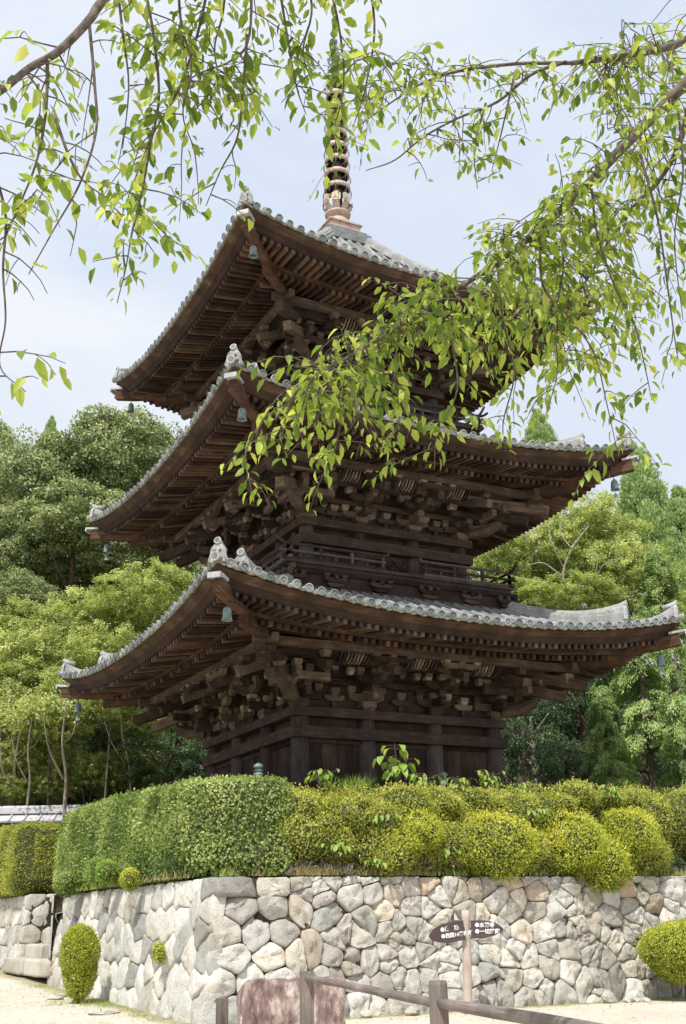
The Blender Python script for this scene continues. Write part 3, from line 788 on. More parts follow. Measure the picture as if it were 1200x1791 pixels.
            fb.tube([o_+f*.09*sc+sd_*(-.12*sc)+V(0, 0, .09*sc), o_+f*.12*sc+V(0, 0, .05*sc), o_+f*.09*sc+sd_*(.12*sc)+V(0, 0, .09*sc)], .025*sc, 6, 1, .4)
            for sg in (-1, 1):
                for j in range(7): fb.box(o_+f*.095*sc+sd_*sg*(.19-.012*j)*sc+V(0, 0, (.06+.045*j)*sc), .03*sc, .03*sc, .03*sc, 0, .9, 1, RAD(45))
            # bird-perch tube over it
            fb.tube([o_-f*.3*sc+V(0, 0, .38*sc), o_-f*.05*sc+V(0, 0, .44*sc), o_+f*.09*sc+V(0, 0, .5*sc)], [.07*sc, .075*sc, .08*sc], 14, 0, .8, True, True)
            d = nrm(f*.18+V(0, 0, .05)); c = o_+f*.09*sc+V(0, 0, .5*sc)
            fb.tube([c-d*.01, c+d*.012], [.086*sc, .086*sc], 16, 0, .95, True, False)
            fb.tube([c+d*.010, c+d*.016], [.06*sc, .06*sc], 14, 1, .3, True, False)
            pc(fb, 'ridge_end_tile', [TILEW, TILED], roof)
        return rd
    for kk in range(4):
        vis = kk != 2
        nb1 = E-.92 if si < 2 else E-.95
        ridge(kk, ni-.02, nb1, .34, .30, 1.05 if vis else 0)
        ridge(kk, nb1-.05, E-.12, .22, .26, .95 if vis else 0)
        if vis:
            fb = FB(kk); c = V(*L3(-E+.06, E-.06, rz(E, E)+.03)); f = V(-1, -1, 0)/math.sqrt(2)
            fb.tube([c-f*.25, c+f*.1], [.08, .08], 12, 0, .8); fb.tube([c+f*.09, c+f*.12], [.095, .095], 14, 0, .9, True, False); fb.tube([c+f*.118, c+f*.124], [.065, .065], 12, 1, .3, True, False)
            pc(fb, 'corner_tile', [TILEW, TILED], roof)
    # -------- wind bells
    names = {0: 'near', 1: 'left', 3: 'right'}; lvl = ['lowest', 'middle', 'top'][si]
    for kk in (0, 1, 3):
        if si == 2 and kk == 3: continue
        n = E-.42; zz = zfly(n)+LF(n, n)-.13; p = rotk([L3(-n, n, zz)], kk)[0]
        be = empty('wind_bell', tuple(p), 'green bronze wind bell hanging under the %s corner of the %s roof' % ({0: 'front', 1: 'far left', 3: 'right-hand'}[kk], lvl), 'bell', 'wind bells under the roof corners')
        m1 = MB(); m1.tube([(0, 0, .02), (0, 0, -.16)], .01, 6); m1.lathe([(.022, -.1), (.028, -.12), (.022, -.14)], (0, 0, 0), 10); m1.build('hook', SPDARK, be); be.scale = (.85, .85, .85)
        m1 = MB(); m1.lathe([(.02, 0), (.07, -.01), (.088, -.04), (.094, -.12), (.1, -.2), (.108, -.25), (.128, -.30), (.118, -.30), (.1, -.24), (.08, -.05), (.01, -.03)], (0, 0, -.14), 18)
        for j in range(4):
            aa = math.pi/2*j+.78; m1.beam((.092*math.cos(aa), .092*math.sin(aa), -.2), (.106*math.cos(aa), .106*math.sin(aa), -.37), .014, .012, (math.cos(aa), math.sin(aa), 0))
        m1.build('bell_body', BELL, be)
        if kk != 0:
            m1 = MB(); m1.tube([(0, 0, -.2), (0, 0, -.52)], .006, 5); m1.prism([(-.075, -.1), (.075, -.1), (.05, 0), (0, .06), (-.05, 0)], (0, 0, -.58), (cr[0], cr[1], 0), (0, 0, 1), nrm([cf[0], cf[1], 0]), .008)
            m1.build('clapper_vane', BELL, be)
    # -------- balconies of storeys 2, 3
    if si > 0:
        zf = [0, 6.11, 10.42][si]; hb = a+.92; bal = empty('balcony', (0, 0, 0), None, None); bal.parent = pag; bal.location = (0, 0, .6)
        mb = MB(); mb.box((0, 0, zf-.45), 2*hb-.22, 2*hb-.22, .72, 0, .3); 
        pc(mb, 'base_wall', WOOD, bal)
        mb = MB(); mb.box((0, 0, zf-.03), 2*hb, 2*hb, .07, 0, .7); mb.box((0, 0, zf-.105), 2*hb-.1, 2*hb-.1, .08, 0, .4); pc(mb, 'floor', WOOD, bal)
        for k in FACES:
            fb = FB(k); nb = hb-.10
            fb.beam(L3(-nb-.06, nb, zf-.6), L3(nb+.06, nb, zf-.6), .1, .1)
            fb.beam(L3(-nb-.25, nb+.0, zf-.2), L3(nb+.25, nb+.0, zf-.2), .09, .11)
            for s_ in [-nb+.08, -nb*.62, -nb*.22, nb*.22, nb*.62, nb-.08]:
                arm_s(fb, s_, nb+.05, zf-.42, .28, 0, .08, .1); arm_s(fb, s_, nb+.05, zf-.53, .2, 0, .07, .09)
                for m_ in (-.22, 0, .22): masu(fb, s_+m_, nb+.05, zf-.33, .12, .09)
                arm_n(fb, s_, nb-.02, nb+.14, zf-.36, 0, .08, .08)
            pc(fb, 'floor_bracket', WOOD, bal)
        for k in (0, 1, 3):
            fb = FB(k); n = hb-.06; gap = .5
            for side in (-1, 1):
                x0, x1 = gap*side, (n)*side
                m = 3
                for j in range(m+1):
                    xx = x0+side*.08+(x1-x0-side*.08)*j/m
                    fb.box(L3(xx, n, zf+.16), .065, .065, .32, 0); 
                    if j < m: 
                        xm = xx+(x1-x0)/m/2; fb.box(L3(xm, n, zf+.09), .05, .05, .16, 0)
                ex = x1+side*.22
                fb.beam(L3(x0, n, zf+.035), L3(x1+side*.14, n, zf+.035), .075, .07)
                fb.beam(L3(x0, n, zf+.2), L3(x1+side*.2, n, zf+.2), .06, .05)
                top = [L3(x0-side*.10, n, zf+.43), L3(x0, n, zf+.385), L3(x0+side*.1, n, zf+.37), L3(x1-side*.1, n, zf+.37), L3(x1+side*.1, n, zf+.39), L3(x1+side*.2, n, zf+.43), L3(x1+side*.3, n, zf+.51)]
                fb.tube(catmull(top, 4), .033, 8)
            pc(fb, 'railing', COLW, bal)

# veranda and stone plinth of storey 1, mostly behind the hedge
mb = MB(); mb.box((0, 0, -.35), 7.6, 7.6, .5, 0); addhue(pc(mb, 'plinth', STONE))
mb = MB(); mb.box((0, 0, .12), 6.9, 6.9, .09); mb.box((0, 0, .0), 6.7, 6.7, .12); pc(mb, 'veranda_floor', WOOD)
for (px_, py_, ax, c) in ((452, 1334, 0, -4.25), (775, 1349, 1, -4.25)):
    t = onp(px_, py_, ax, c); mb = MB(); mb.tube([(t[0], t[1], -.6), (t[0], t[1], t[2]-.28)], .075, 12)
    rp = pc(mb, 'stair_post', COLW); mb = MB()
    mb.lathe([(.085, -.30), (.09, -.26), (.09, -.2), (.06, -.185), (.06, -.17), (.095, -.16), (.095, -.15), (.055, -.14), (.05, -.12), (.085, -.105), (.095, -.07), (.075, -.035), (.03, -.012), (.005, 0)], t, 16)
    pc(mb, 'finial', BELL, rp)

# spire
sp_ = empty('spire', (0, 0, 0), None, None); sp_.parent = pag; sp_.location = (0, 0, .6)
mb = MB(); mb.box((0, 0, 16.86), 1.22, 1.22, .12, 0, .4); mb.box((0, 0, 16.66), 1.4, 1.4, .3, 0, .5); mb.box((0, 0, 17.06), .94, .94, .3, 1, .5); mb.box((0, 0, 17.22), 1.04, 1.04, .05, 1, .5)
pc(mb, 'dew_basin', [TILED, SPIRE], sp_)
mb = MB(); mb.lathe([(.40, 17.24), (.40, 17.3), (.36, 17.44), (.27, 17.55), (.14, 17.60), (.14, 17.64), (.36, 17.68), (.38, 17.74), (.30, 17.78), (.12, 17.8)], (0, 0, 0), 28)
pc(mb, 'inverted_bowl', SPIRE, sp_)
mb = MB()
for j in range(8):
    aa = 2*math.pi*j/8+.2; c, s_ = math.cos(aa), math.sin(aa)
    for w, r0, r1, z0, z1 in ((.2, .26, .44, 17.78, 18.02), (.26, .42, .40, 18.0, 18.22), ):
        mb.add([(r0*c-w/2*s_, r0*s_+w/2*c, z0), (r0*c+w/2*s_, r0*s_-w/2*c, z0), (r1*c+w/2*s_, r1*s_-w/2*c, z1), (r1*c, r1*s_, z1+.1), (r1*c-w/2*s_, r1*s_+w/2*c, z1)], [(0, 1, 2, 3, 4)], 0)
pc(mb, 'lotus_petals', SPIRE, sp_)
mb = MB(); mb.tube([(0, 0, 17.7), (0, 0, 22.9), (0, 0, 24.3)], [.15, .11, .03], 14); 
for i in range(9): mb.lathe([(.11, 0), (.135-.004*i, .03), (.135-.004*i, .22), (.11, .25)], (0, 0, 18.3+i*.475), 14)
pc(mb, 'spire_shaft', SPDARK, sp_)
for i in range(9):
    z = 18.62+i*.475; r_ = .375-.014*i; mb = MB()
    mb.lathe([(r_-.05, -.065), (r_, -.065), (r_+.01, 0), (r_, .065), (r_-.05, .065), (r_-.05, -.065)], (0, 0, z), 28, 0)
    for j in range(8):
        aa = 2*math.pi*j/8; c, s_ = math.cos(aa), math.sin(aa)
        mb.beam((.1*c, .1*s_, z), ((r_-.01)*c, (r_-.01)*s_, z), .025, .05, mi=1)
        rr = [0, .055, .065, .055, 0]; zz = [.04, .12, .2, .28, .38]
        mb.tube([((r_-.02+a_)*math.cos(aa+.2), (r_-.02+a_)*math.sin(aa+.2), z+b_-.42) for a_, b_ in zip(rr, zz)], .010, 5, 1)
        mb.tube([((r_-.02+a_*.6)*math.cos(aa+.2+(b_-.2)*1.9), (r_-.02+a_*.6)*math.sin(aa+.2+(b_-.2)*1.9), z+b_-.42) for a_, b_ in zip(rr, zz)], .008, 5, 1)
    pc(mb, 'spire_ring', [SPIRE, SPDARK], sp_)
mb = MB()
for j in range(4):
    aa = math.pi/2*j+.3; c, s_ = math.cos(aa), math.sin(aa)
    outl = [(.05, 22.95), (.26, 23.0), (.3, 23.15), (.2, 23.25), (.26, 23.4), (.16, 23.5), (.18, 23.65), (.08, 23.85), (.03, 23.7)]
    for i in range(len(outl)):
        p, q_ = outl[i], outl[(i+1) % len(outl)]; mb.beam((p[0]*c, p[0]*s_, p[1]), (q_[0]*c, q_[0]*s_, q_[1]), .02, .03)
    for i in range(1, 7): mb.beam((.05*c, .05*s_, 23+.1*i), (outl[i][0]*c, outl[i][0]*s_, outl[i][1]), .015, .02)
pc(mb, 'water_flame', BELL, sp_)
mb = MB(); mb.lathe([(.02, -.1), (.09, -.06), (.11, 0), (.09, .06), (.02, .1)], (0, 0, 24.0), 14); mb.lathe([(.02, -.12), (.1, -.07), (.12, 0), (.08, .08), (.01, .2)], (0, 0, 24.32), 14); pc(mb, 'sacred_jewel', BELL, sp_)
mb = MB()

# =================================================================== VEGETATION
def ell_points(ells, dens, jit=.06, lump=0., lsc=3., outer=True):
    """points on the union of ellipsoids -> P, normal"""
    Ps, Ns = [], []
    for i, (c, r) in enumerate(ells):
        c = V(*c); r = V(*r); area = 4*math.pi*((r[0]*r[1])**1.6/3+(r[0]*r[2])**1.6/3+(r[1]*r[2])**1.6/3)**(1/1.6)
        n = max(8, int(area*dens)); d = rdir(n); k = 1+R.normal(size=(n, 1))*jit
        if lump:
            lv = np.array([mnoise.noise(Vector(((c[0]+q[0]*r[0])*lsc, (c[1]+q[1]*r[1])*lsc, (c[2]+q[2]*r[2])*lsc))) for q in d]); k += lump*lv[:, None]
        P = c+d*r*k; N = d/r; N /= np.linalg.norm(N, axis=1, keepdims=True)
        keep = np.ones(n, bool)
        if outer:
            for j, (c2, r2) in enumerate(ells):
                if j != i: keep &= (((P-V(*c2))/V(*r2))**2).sum(1) > .8
        Ps.append(P[keep]); Ns.append(N[keep])
    return np.concatenate(Ps), np.concatenate(Ns)
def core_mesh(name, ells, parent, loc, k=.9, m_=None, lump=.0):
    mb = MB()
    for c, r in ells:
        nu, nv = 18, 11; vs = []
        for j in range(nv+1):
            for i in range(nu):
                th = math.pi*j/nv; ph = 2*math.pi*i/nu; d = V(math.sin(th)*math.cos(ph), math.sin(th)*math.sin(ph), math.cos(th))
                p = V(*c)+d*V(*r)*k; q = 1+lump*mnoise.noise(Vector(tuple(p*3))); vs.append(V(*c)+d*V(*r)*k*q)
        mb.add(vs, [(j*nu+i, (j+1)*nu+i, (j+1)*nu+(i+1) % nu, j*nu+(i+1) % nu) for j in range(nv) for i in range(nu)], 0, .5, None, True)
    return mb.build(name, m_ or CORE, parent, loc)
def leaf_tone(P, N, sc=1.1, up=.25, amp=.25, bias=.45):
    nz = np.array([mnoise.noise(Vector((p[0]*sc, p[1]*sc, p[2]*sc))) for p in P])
    return np.clip(bias+amp*nz*1.6+up*N[:, 2]+R.normal(size=len(P))*.17, 0, 1)  # upward-facing leaves get a lighter tone, top light put into the colour
def bush(name, ells, mat_, label, cat, L=.05, W=.028, dens=900, group=None, lump=.12, lsc=5, twigs=0, jit=.05, stem=None, bias=.45):
    c0 = np.mean([e[0] for e in ells], 0); c0[2] = min(e[0][2]-e[1][2] for e in ells); loc = tuple(c0)
    e0 = empty(name, loc, label, cat, group)
    P, N = ell_points(ells, dens, jit, lump, lsc)
    n = len(P); D = N*.6+rdir(n)*.8+V(0, 0, .25); NN = N+rdir(n)*.75
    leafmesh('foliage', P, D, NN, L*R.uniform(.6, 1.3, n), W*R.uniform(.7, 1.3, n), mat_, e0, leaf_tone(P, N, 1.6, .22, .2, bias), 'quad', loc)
    core_mesh('branches', ells, e0, loc, .86)  # solid dark core under the leaves that blocks see-through, no modelled twigs
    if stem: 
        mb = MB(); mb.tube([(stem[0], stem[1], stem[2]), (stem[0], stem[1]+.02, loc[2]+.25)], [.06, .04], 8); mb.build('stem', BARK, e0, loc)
    return e0

# ---- clipped hedge, box section swept round the corner of the wall
def box_hedge(name, path, half, zfun, zb, mat_, label, L, W, dens, rnd=.22):
    path = catmull([V(x, y, 0) for x, y in path], 10)[:, :2]; seg = np.linalg.norm(np.diff(path, axis=0), axis=1); cum = np.concatenate([[0], np.cumsum(seg)]); tot = cum[-1]
    tan = np.gradient(path, axis=0); tan /= np.linalg.norm(tan, axis=1, keepdims=True)
    for _ in range(3): tan[1:-1] = (tan[:-2]+tan[1:-1]*2+tan[2:])/4
    def surf(t, u, k=1.):
        x = np.interp(t, cum, path[:, 0]); y = np.interp(t, cum, path[:, 1]); d = nrm(V(np.interp(t, cum, tan[:, 0]), np.interp(t, cum, tan[:, 1])))
        n2 = V(d[1], -d[0]); zt = zfun(x, y); h = (zt-zb)/2; zc = (zt+zb)/2
        w_, h_ = half-rnd, h-rnd; segs = [2*w_, math.pi*rnd/2, 2*h_, math.pi*rnd/2]*2; u = u*sum(segs); i = 0
        while i < 7 and u > segs[i]: u -= segs[i]; i += 1
        f = u/segs[i]
        # 0 top (n+ to n-), 1 corner, 2 side n-, 3 corner, 4 bottom, 5 corner, 6 side n+, 7 corner
        if i == 0: a_, z_, na, nz_ = w_*(1-2*f), h, 0, 1
        elif i == 4: a_, z_, na, nz_ = w_*(-1+2*f), -h, 0, -1
        elif i == 2: a_, z_, na, nz_ = -half, h_*(1-2*f), -1, 0
        elif i == 6: a_, z_, na, nz_ = half, h_*(-1+2*f), 1, 0
        else:
            th = {1: 90, 3: 180, 5: 270, 7: 0}[i]+90*f; th = RAD(th); sx, sz = {1: (-1, 1), 3: (-1, -1), 5: (1, -1), 7: (1, 1)}[i]
            na, nz_ = math.cos(th), math.sin(th); a_, z_ = sx*w_+rnd*na, sz*h_+rnd*nz_
        endf = 1.
        for e_ in (t, tot-t):
            if e_ < .4: endf = min(endf, math.sqrt(max(0, 1-((.4-e_)/.4)**2*.8)))
        bul = 1+.07*mnoise.noise(Vector((x*1.1, y*1.1, z_)))+.05*mnoise.noise(Vector((x*3.5, y*3.5, z_*3+na)))
        p = V(x+n2[0]*a_*k*bul*endf, y+n2[1]*a_*k*bul*endf, zc+z_*(.5+.5*k)*(.65+.35*bul)*(.55+.45*endf))
        return p, nrm(V(n2[0]*na, n2[1]*na, nz_)+V(0, 0, 1e-3))
    per = 4*half+2*1.8; n = int((tot+1.2)*per*dens); Ps = np.zeros((n, 3)); Ns = np.zeros((n, 3))
    ts = R.random(n)*tot; us = R.random(n)
    for i in range(n): Ps[i], Ns[i] = surf(ts[i], us[i])
    for t_, sg, j in ((0., -1, 0), (tot, 1, -1)):
        m = int(half*2*1.7*dens*1.3); c = path[j]; d = tan[j]; a_ = R.uniform(-1, 1, m)*half*.55; zt = zfun(c[0], c[1]); zz = R.uniform(zb+.3, zt-.3, m)
        nn2 = V(d[1], -d[0]); P = np.stack([c[0]+nn2[0]*a_, c[1]+nn2[1]*a_, zz], 1); Ps = np.concatenate([Ps, P]); Ns = np.concatenate([Ns, np.tile(V(d[0]*sg, d[1]*sg, 0), (m, 1))])
    n = len(Ps); Ps += Ns*(R.normal(size=(n, 1))*.035-.012)
    loc = (float(path[0][0]), float(path[0][1]), zb); e0 = empty(name, loc, label, 'hedge')
    D = Ns*.45+rdir(n)*.9; NN = Ns+rdir(n)*.75
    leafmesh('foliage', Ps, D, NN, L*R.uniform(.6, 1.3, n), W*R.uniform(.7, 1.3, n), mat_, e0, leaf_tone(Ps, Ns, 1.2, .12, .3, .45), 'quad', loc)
    mb = MB(); NT = 60; NA = 32; vs = [surf(tot*i/NT, a/NA, .9)[0] for i in range(NT+1) for a in range(NA)]
    fs = [(i*NA+a, i*NA+(a+1) % NA, (i+1)*NA+(a+1) % NA, (i+1)*NA+a) for i in range(NT) for a in range(NA)]+[tuple(range(NA)), tuple(range(NT*NA, NT*NA+NA))]
    mb.add(vs, fs, 0, .5, None, True); mb.build('branches', CORE, e0, loc)  # closed dark core inside the hedge to stop see-through, no separate twigs
    return e0
def hz1(x, y): return 1.2-.04*max(0, -y)+.01*max(0, y-3)-.35*max(0, (y-4.2))
box_hedge('clipped_hedge', [(-5.15, 5.0), (-5.15, 2.5), (-5.15, 0), (-5.15, -2.5), (-5.12, -4.2), (-4.98, -4.8), (-4.6, -5.1), (-4.05, -5.15)], .66, hz1, -.62, L_HEDGE, 'long flat-topped dark green clipped hedge wrapping the corner of the stone wall', .064, .04, 1250)
box_hedge('clipped_hedge', [(-4.95, 14.5), (-4.95, 12), (-4.95, 10), (-4.95, 8.5)], 1.0, lambda x, y: 1.3+.03*(y-8.3), -.5, L_AZD, 'square yellow-green clipped hedge beyond the stone steps at the left edge', .06, .032, 950)

# ---- azalea hedge on top of the front wall
def ez(px, py, rx, rz, Y=-5.4, ry=None):  # ellipsoid
    p = onp(px, py, 1, Y); d = float((p-CP)@cf); r = rx*d/FPX; return (tuple(p), (r, ry if ry else min(r, .6), rz*d/FPX))
els = []
for i in range(58):
    x = 520+i*10.6+R.normal()*6; y = R.choice([1402, 1425, 1455, 1485, 1500])+R.normal()*7; r = R.uniform(26, 46)
    if y < 1415: r = R.uniform(18, 26)
    lowlim = 1500 if x < 640 else 1525
    if y+r*.8 > lowlim: y = lowlim-r*.8
    els.append(ez(x, y, r*1.2, r*.9, -5.4+R.uniform(-.2, .12)+(y-1450)*-.0015, R.uniform(.3, .5)))
for i in range(14): els.append(ez(540+i*45, 1450, 60, 62, -5.1, .55))
bush('azalea_hedge', els, L_AZD, 'long uneven yellow-green azalea hedge along the top of the front stone wall', 'hedge', .052, .027, 1500, None, .35, 3.5, bias=.5, jit=.09)
AZ_ = [((862, 1478, 76, 54), 'broad rounded azalea dome, largest in front of the azalea hedge', 1500), ((733, 1455, 38, 34), 'small azalea mound left of the broad dome on the wall top', 1500),
       ((1002, 1478, 60, 50), 'bright azalea mound right of the broad dome', 1500), ((1045, 1512, 55, 48), 'low yellow azalea mound spilling over the wall edge on the right', 1500),
       ((1095, 1460, 52, 44), 'rounded azalea mound at the right end of the hedge', 1500), ((700, 1478, 36, 26), 'small azalea clump low on the wall edge in front of the leafy stems', 1400)]
for (a_, lb, dn) in AZ_:
    e = ez(*a_, Y=-5.72); r_ = e[1]; ee = [e]+[((e[0][0]+R.uniform(-.5, .5)*r_[0], e[0][1]+R.uniform(-.15, .1), e[0][2]+R.uniform(-.5, .4)*r_[2]), (r_[0]*R.uniform(.4, .62), r_[1]*.6, r_[2]*R.uniform(.42, .6))) for _ in range(6)]
    bush('azalea_bush', ee, L_AZ, lb, 'bush', .05, .027, 1700, 'azalea mounds on the wall top', .2, 3.6, bias=.55, jit=.08)
bush('azalea_bush', [ez(1195, 1435, 60, 52, -5.28), ez(1222, 1450, 60, 52, -5.25)], L_AZD, 'reddish olive azalea bush with bare twigs at the right edge above the wall', 'bush', .05, .026, 1100, None, .35, 3, bias=.3)
bush('hedge_shrub', [ez(228, 1538, 17, 19, -5.62) if False else (tuple(onp(228, 1538, 0, -6.02)), (.19, .19, .2))], L_AZ, 'small round yellow shrub hanging over the left wall top below the hedge', 'shrub', .035, .02, 3200, None, .1, 8, bias=.5)
bush('hedge_shrub', [(tuple(onp(115, 1547, 0, -6.1)), (.25, .25, .26))], L_HEDGE, 'small round dark shrub at the wall corner beside the stone steps', 'shrub', .045, .03, 1800, None, .1, 8)
bush('hedge_shrub', [(tuple(onp(190, 1526, 0, -6.0)), (.26, .26, .22)), (tuple(onp(172, 1518, 0, -6.0)), (.2, .25, .2))], L_WEED, 'loose pale green shrub spilling between the dark hedge and the left wall top', 'shrub', .05, .03, 1200, None, .3, 6)
bush('wall_shrub', [(tuple(onp(278, 1664, 0, -6.0)), (.10, .11, .14)), (tuple(onp(281, 1672, 0, -6.02)), (.08, .08, .12))], L_AZ, 'tiny bush growing out of a joint in the left wall face', 'shrub', .04, .022, 3000, None, .3, 9)
c = (-6.62, -1.0, -1.97); gzc = gz(c[0], c[1])
bush('round_bush', [(c, (.36, .39, .50)), ((c[0]+.02, c[1], c[2]-.3), (.30, .33, .52)), ((c[0]-.02, c[1], c[2]+.18), (.31, .33, .36))], L_AZ, 'egg-shaped clipped yellow-green bush standing at the foot of the left wall', 'bush', .036, .021, 4200, None, .06, 8, stem=(c[0], c[1], gzc), bias=.42)
c = (3.52, -6.95, -2.08)
bush('round_bush', [(c, (.84, .7, .46)), ((c[0]+.1, c[1], c[2]-.25), (.72, .6, .38)), ((c[0]+.3, c[1], c[2]+.1), (.7, .6, .4))], L_AZ, 'broad domed bright bush on the ground at the right edge by the wall', 'bush', .042, .024, 3000, None, .08, 7, stem=(c[0], c[1], -3), bias=.45)

# ---- weeds, grass, tall sapling on the wall top
def strap_grass(name, pts, n, h, mat_, label, cat='grass', spread=.12, w=.018, kind=None):
    P = []; D = []; 
    for p in pts:
        for _ in range(n): P.append(V(*p)+V(R.normal()*spread, R.normal()*spread*.6, 0)); D.append(nrm(V(R.normal()*.5, R.normal()*.5-.1, 1)))
    P = np.array(P); D = np.array(D); m = len(P); N = rdir(m)
    o = leafmesh(name, P, D, N, h*R.uniform(.4, 1.2, m), w, mat_, None, None, 'tri', tuple(pts[0]))
    return tag(o, label, cat, None, kind)
topz = -.66
gp = [(-5.8+R.uniform(-.05, .05)+0*i, R.uniform(-5.5, 4), topz-.02) for i in range(26)]+[(R.uniform(-4.2, -1.5), -5.72, topz-.02) for i in range(46)]+[(R.uniform(-5.7, 6), -5.72+R.uniform(-.05, .1), topz-.03) for i in range(60)]
strap_grass('wall_top_grass', gp, 16, .2, L_DRY, 'dry grass and weeds along the top edge of the stone wall', 'grass', .1, .014, 'stuff')
strap_grass('wall_weeds', [(R.uniform(-5.7, 6), -5.74+R.uniform(-.05, .1), topz-.03) for i in range(40)]+[(-5.84, R.uniform(-5, 4), topz-.03) for i in range(10)], 9, .16, L_WEED, 'green weeds sprouting along the top edge of the stone wall', 'weeds', .08, .03, 'stuff')
# stray shoots over the clipped tops and bare stems under the azaleas
sp2 = [tuple(onp(px, 1392+R.uniform(-4, 6), 1, -5.2)) for px in R.uniform(520, 1150, 90)]
strap_grass('azalea_shoots', sp2, 6, .16, L_AZ, 'stray upright shoots on top of the azalea hedge', 'shoots', .1, .022, 'stuff')
sp3 = [(R.uniform(-4.2, -1.2), -5.7+R.uniform(0, .2), topz) for _ in range(40)]+[(R.uniform(-1, 4.6), -5.62+R.uniform(0, .2), topz) for _ in range(30)]
strap_grass('bare_stems', sp3, 6, .5, flat('dry_stem', (.12, .085, .06), (.3, .22, .15), 10), 'bare brown stems under the azalea hedge along the wall top', 'stems', .1, .012, 'stuff')
# foot-of-wall grass
fp = [(WX-.15+R.uniform(-.25, .05), y, gz(-6.2, y)-.01) for y in R.uniform(-5, 4, 60)]+[(-6.6+R.normal()*.3, -1+R.normal()*.5, gz(-6.6, -1)) for _ in range(30)]+[(x, WY-.15+R.uniform(-.2, .05), ZG-.01) for x in R.uniform(-5.5, 4.5, 70)]
strap_grass('foot_grass', fp, 12, .08, L_WEED, 'short grass tufts at the foot of the stone wall', 'grass', .12, .012, 'stuff')
def big_leaves(e0, stems, nleaf, L, W, loc, mat_=L_WEED, top_only=False):
    P, D, N = [], [], []; mb = MB()
    for s_ in stems:
        c = catmull(s_, 6); mb.tube(c, np.linspace(.014, .006, len(c)), 6)
        for k in range(nleaf):
            t = R.uniform(.35, 1) if not top_only else R.uniform(.6, 1); p = c[int(t*(len(c)-1))]; a = R.uniform(0, 2*math.pi); o_ = V(math.cos(a), math.sin(a), .15)
            q = p+o_*R.uniform(.06, .2); mb.tube([p, (p+q)/2+V(0, 0, .02), q], .004, 4)
            P.append(q); D.append(nrm(o_*.6+V(0, 0, -.75))); N.append(nrm(o_*.9+V(0, 0, .7)+rdir(1)[0]*.3))
    n = len(P); leafmesh('foliage', P, np.array(D), np.array(N), L*R.uniform(.7, 1.2, n), W*R.uniform(.8, 1.2, n), mat_, e0, R.uniform(.4, 1, n), 'leaf', loc)
    mb.build('stem', BARK, e0, loc)
b = onp(694, 1372, 1, -4.9); t_ = onp(690, 1300, 1, -4.9); loc = tuple(b)
e0 = empty('sapling', loc, 'leafy sapling with large heart-shaped leaves standing above the azalea hedge before the pagoda door', 'sapling')
big_leaves(e0, [[b, (b+t_)/2+V(.02, 0, 0), t_], [b, b+V(-.12, 0, .3), b+V(-.25, 0, .55)], [b, b+V(.12, 0, .28), b+V(.26, 0, .5)]], 11, .22, .17, loc)
for px, py, h, lb in ((560, 1375, .3, 'climbing vine with pale curling tip above the azalea hedge near the corner column'), (740, 1385, .35, 'leafy weed just right of the sapling on the hedge top'), (805, 1388, .3, 'leafy weed under the right-hand bronze finial'), (850, 1388, .45, 'tall bright weed with an arching stem before the right pagoda column'), (905, 1392, .25, 'low bright weed right of the tall weed on the hedge top'), (675, 1445, .2, 'pale leafed shoot in the middle of the azalea hedge front'), (1130, 1490, .35, 'leafy green weed at the right end of the azalea hedge'), (590, 1500, .25, 'leggy green weed at the foot of the azalea hedge near the clipped hedge'), (780, 1500, .22, 'leafy weed between the small mound and the broad azalea dome'), (935, 1440, .3, 'green shoots between the broad dome and the bright mound'), (1075, 1400, .3, 'young shoots standing above the right half of the azalea hedge'), (985, 1395, .2, 'short leafy shoots on the hedge top above the bright mound'), (660, 1520, .2, 'small leafy weed on the wall edge below the azalea hedge')):
    b = onp(px, py, 1, -5.2 if py < 1400 else -5.85); loc = tuple(b); e0 = empty('weed_plant', loc, lb, 'weed')
    big_leaves(e0, [[b, b+V(R.normal()*.08, 0, h*.6), b+V(R.normal()*.2, 0, h)] for _ in range(4)], 9, .13, .075, loc)
g_ = [tuple(onp(px, 1378, 1, -5.1)) for px in (600, 612, 625, 638, 575)]
strap_grass('grass_tuft', g_, 40, .28, L_WEED, 'spiky grass tuft growing on the hedge top between corner column and sapling', 'grass', .07, .02)

# =================================================================== TREES
def crown_oak(n=150, per=210, L=.19, W=.115, rx=3.2, rz=3.0, m_=L_OAK):
    P, N, T = [], [], []
    for i in range(n):
        d = rdir(1)[0]; k = R.uniform(.55, 1.); c = d*V(rx, rx, rz)*k; r = R.uniform(.55, 1.05)*(1.25-.35*k)
        q = rdir(per); q[:, 2] = np.abs(q[:, 2])*1.2-.35; q /= np.linalg.norm(q, axis=1, keepdims=True)
        P.append(c+q*V(r, r, r*.75)*R.uniform(.72, 1.12, (per, 1))); N.append(q); T.append(np.full(per, R.normal()*.15)+R.normal(size=per)*.15+.40+.34*q[:, 2])  # clump shading in the tone: bright tops, darker undersides
    P = np.concatenate(P); N = np.concatenate(N); T = np.concatenate(T); m = len(P)
    return P, N*.5+rdir(m)*.8, N+V(0, 0, .4)+rdir(m)*.6, L*R.uniform(.6, 1.3, m), W*R.uniform(.7, 1.3, m), T
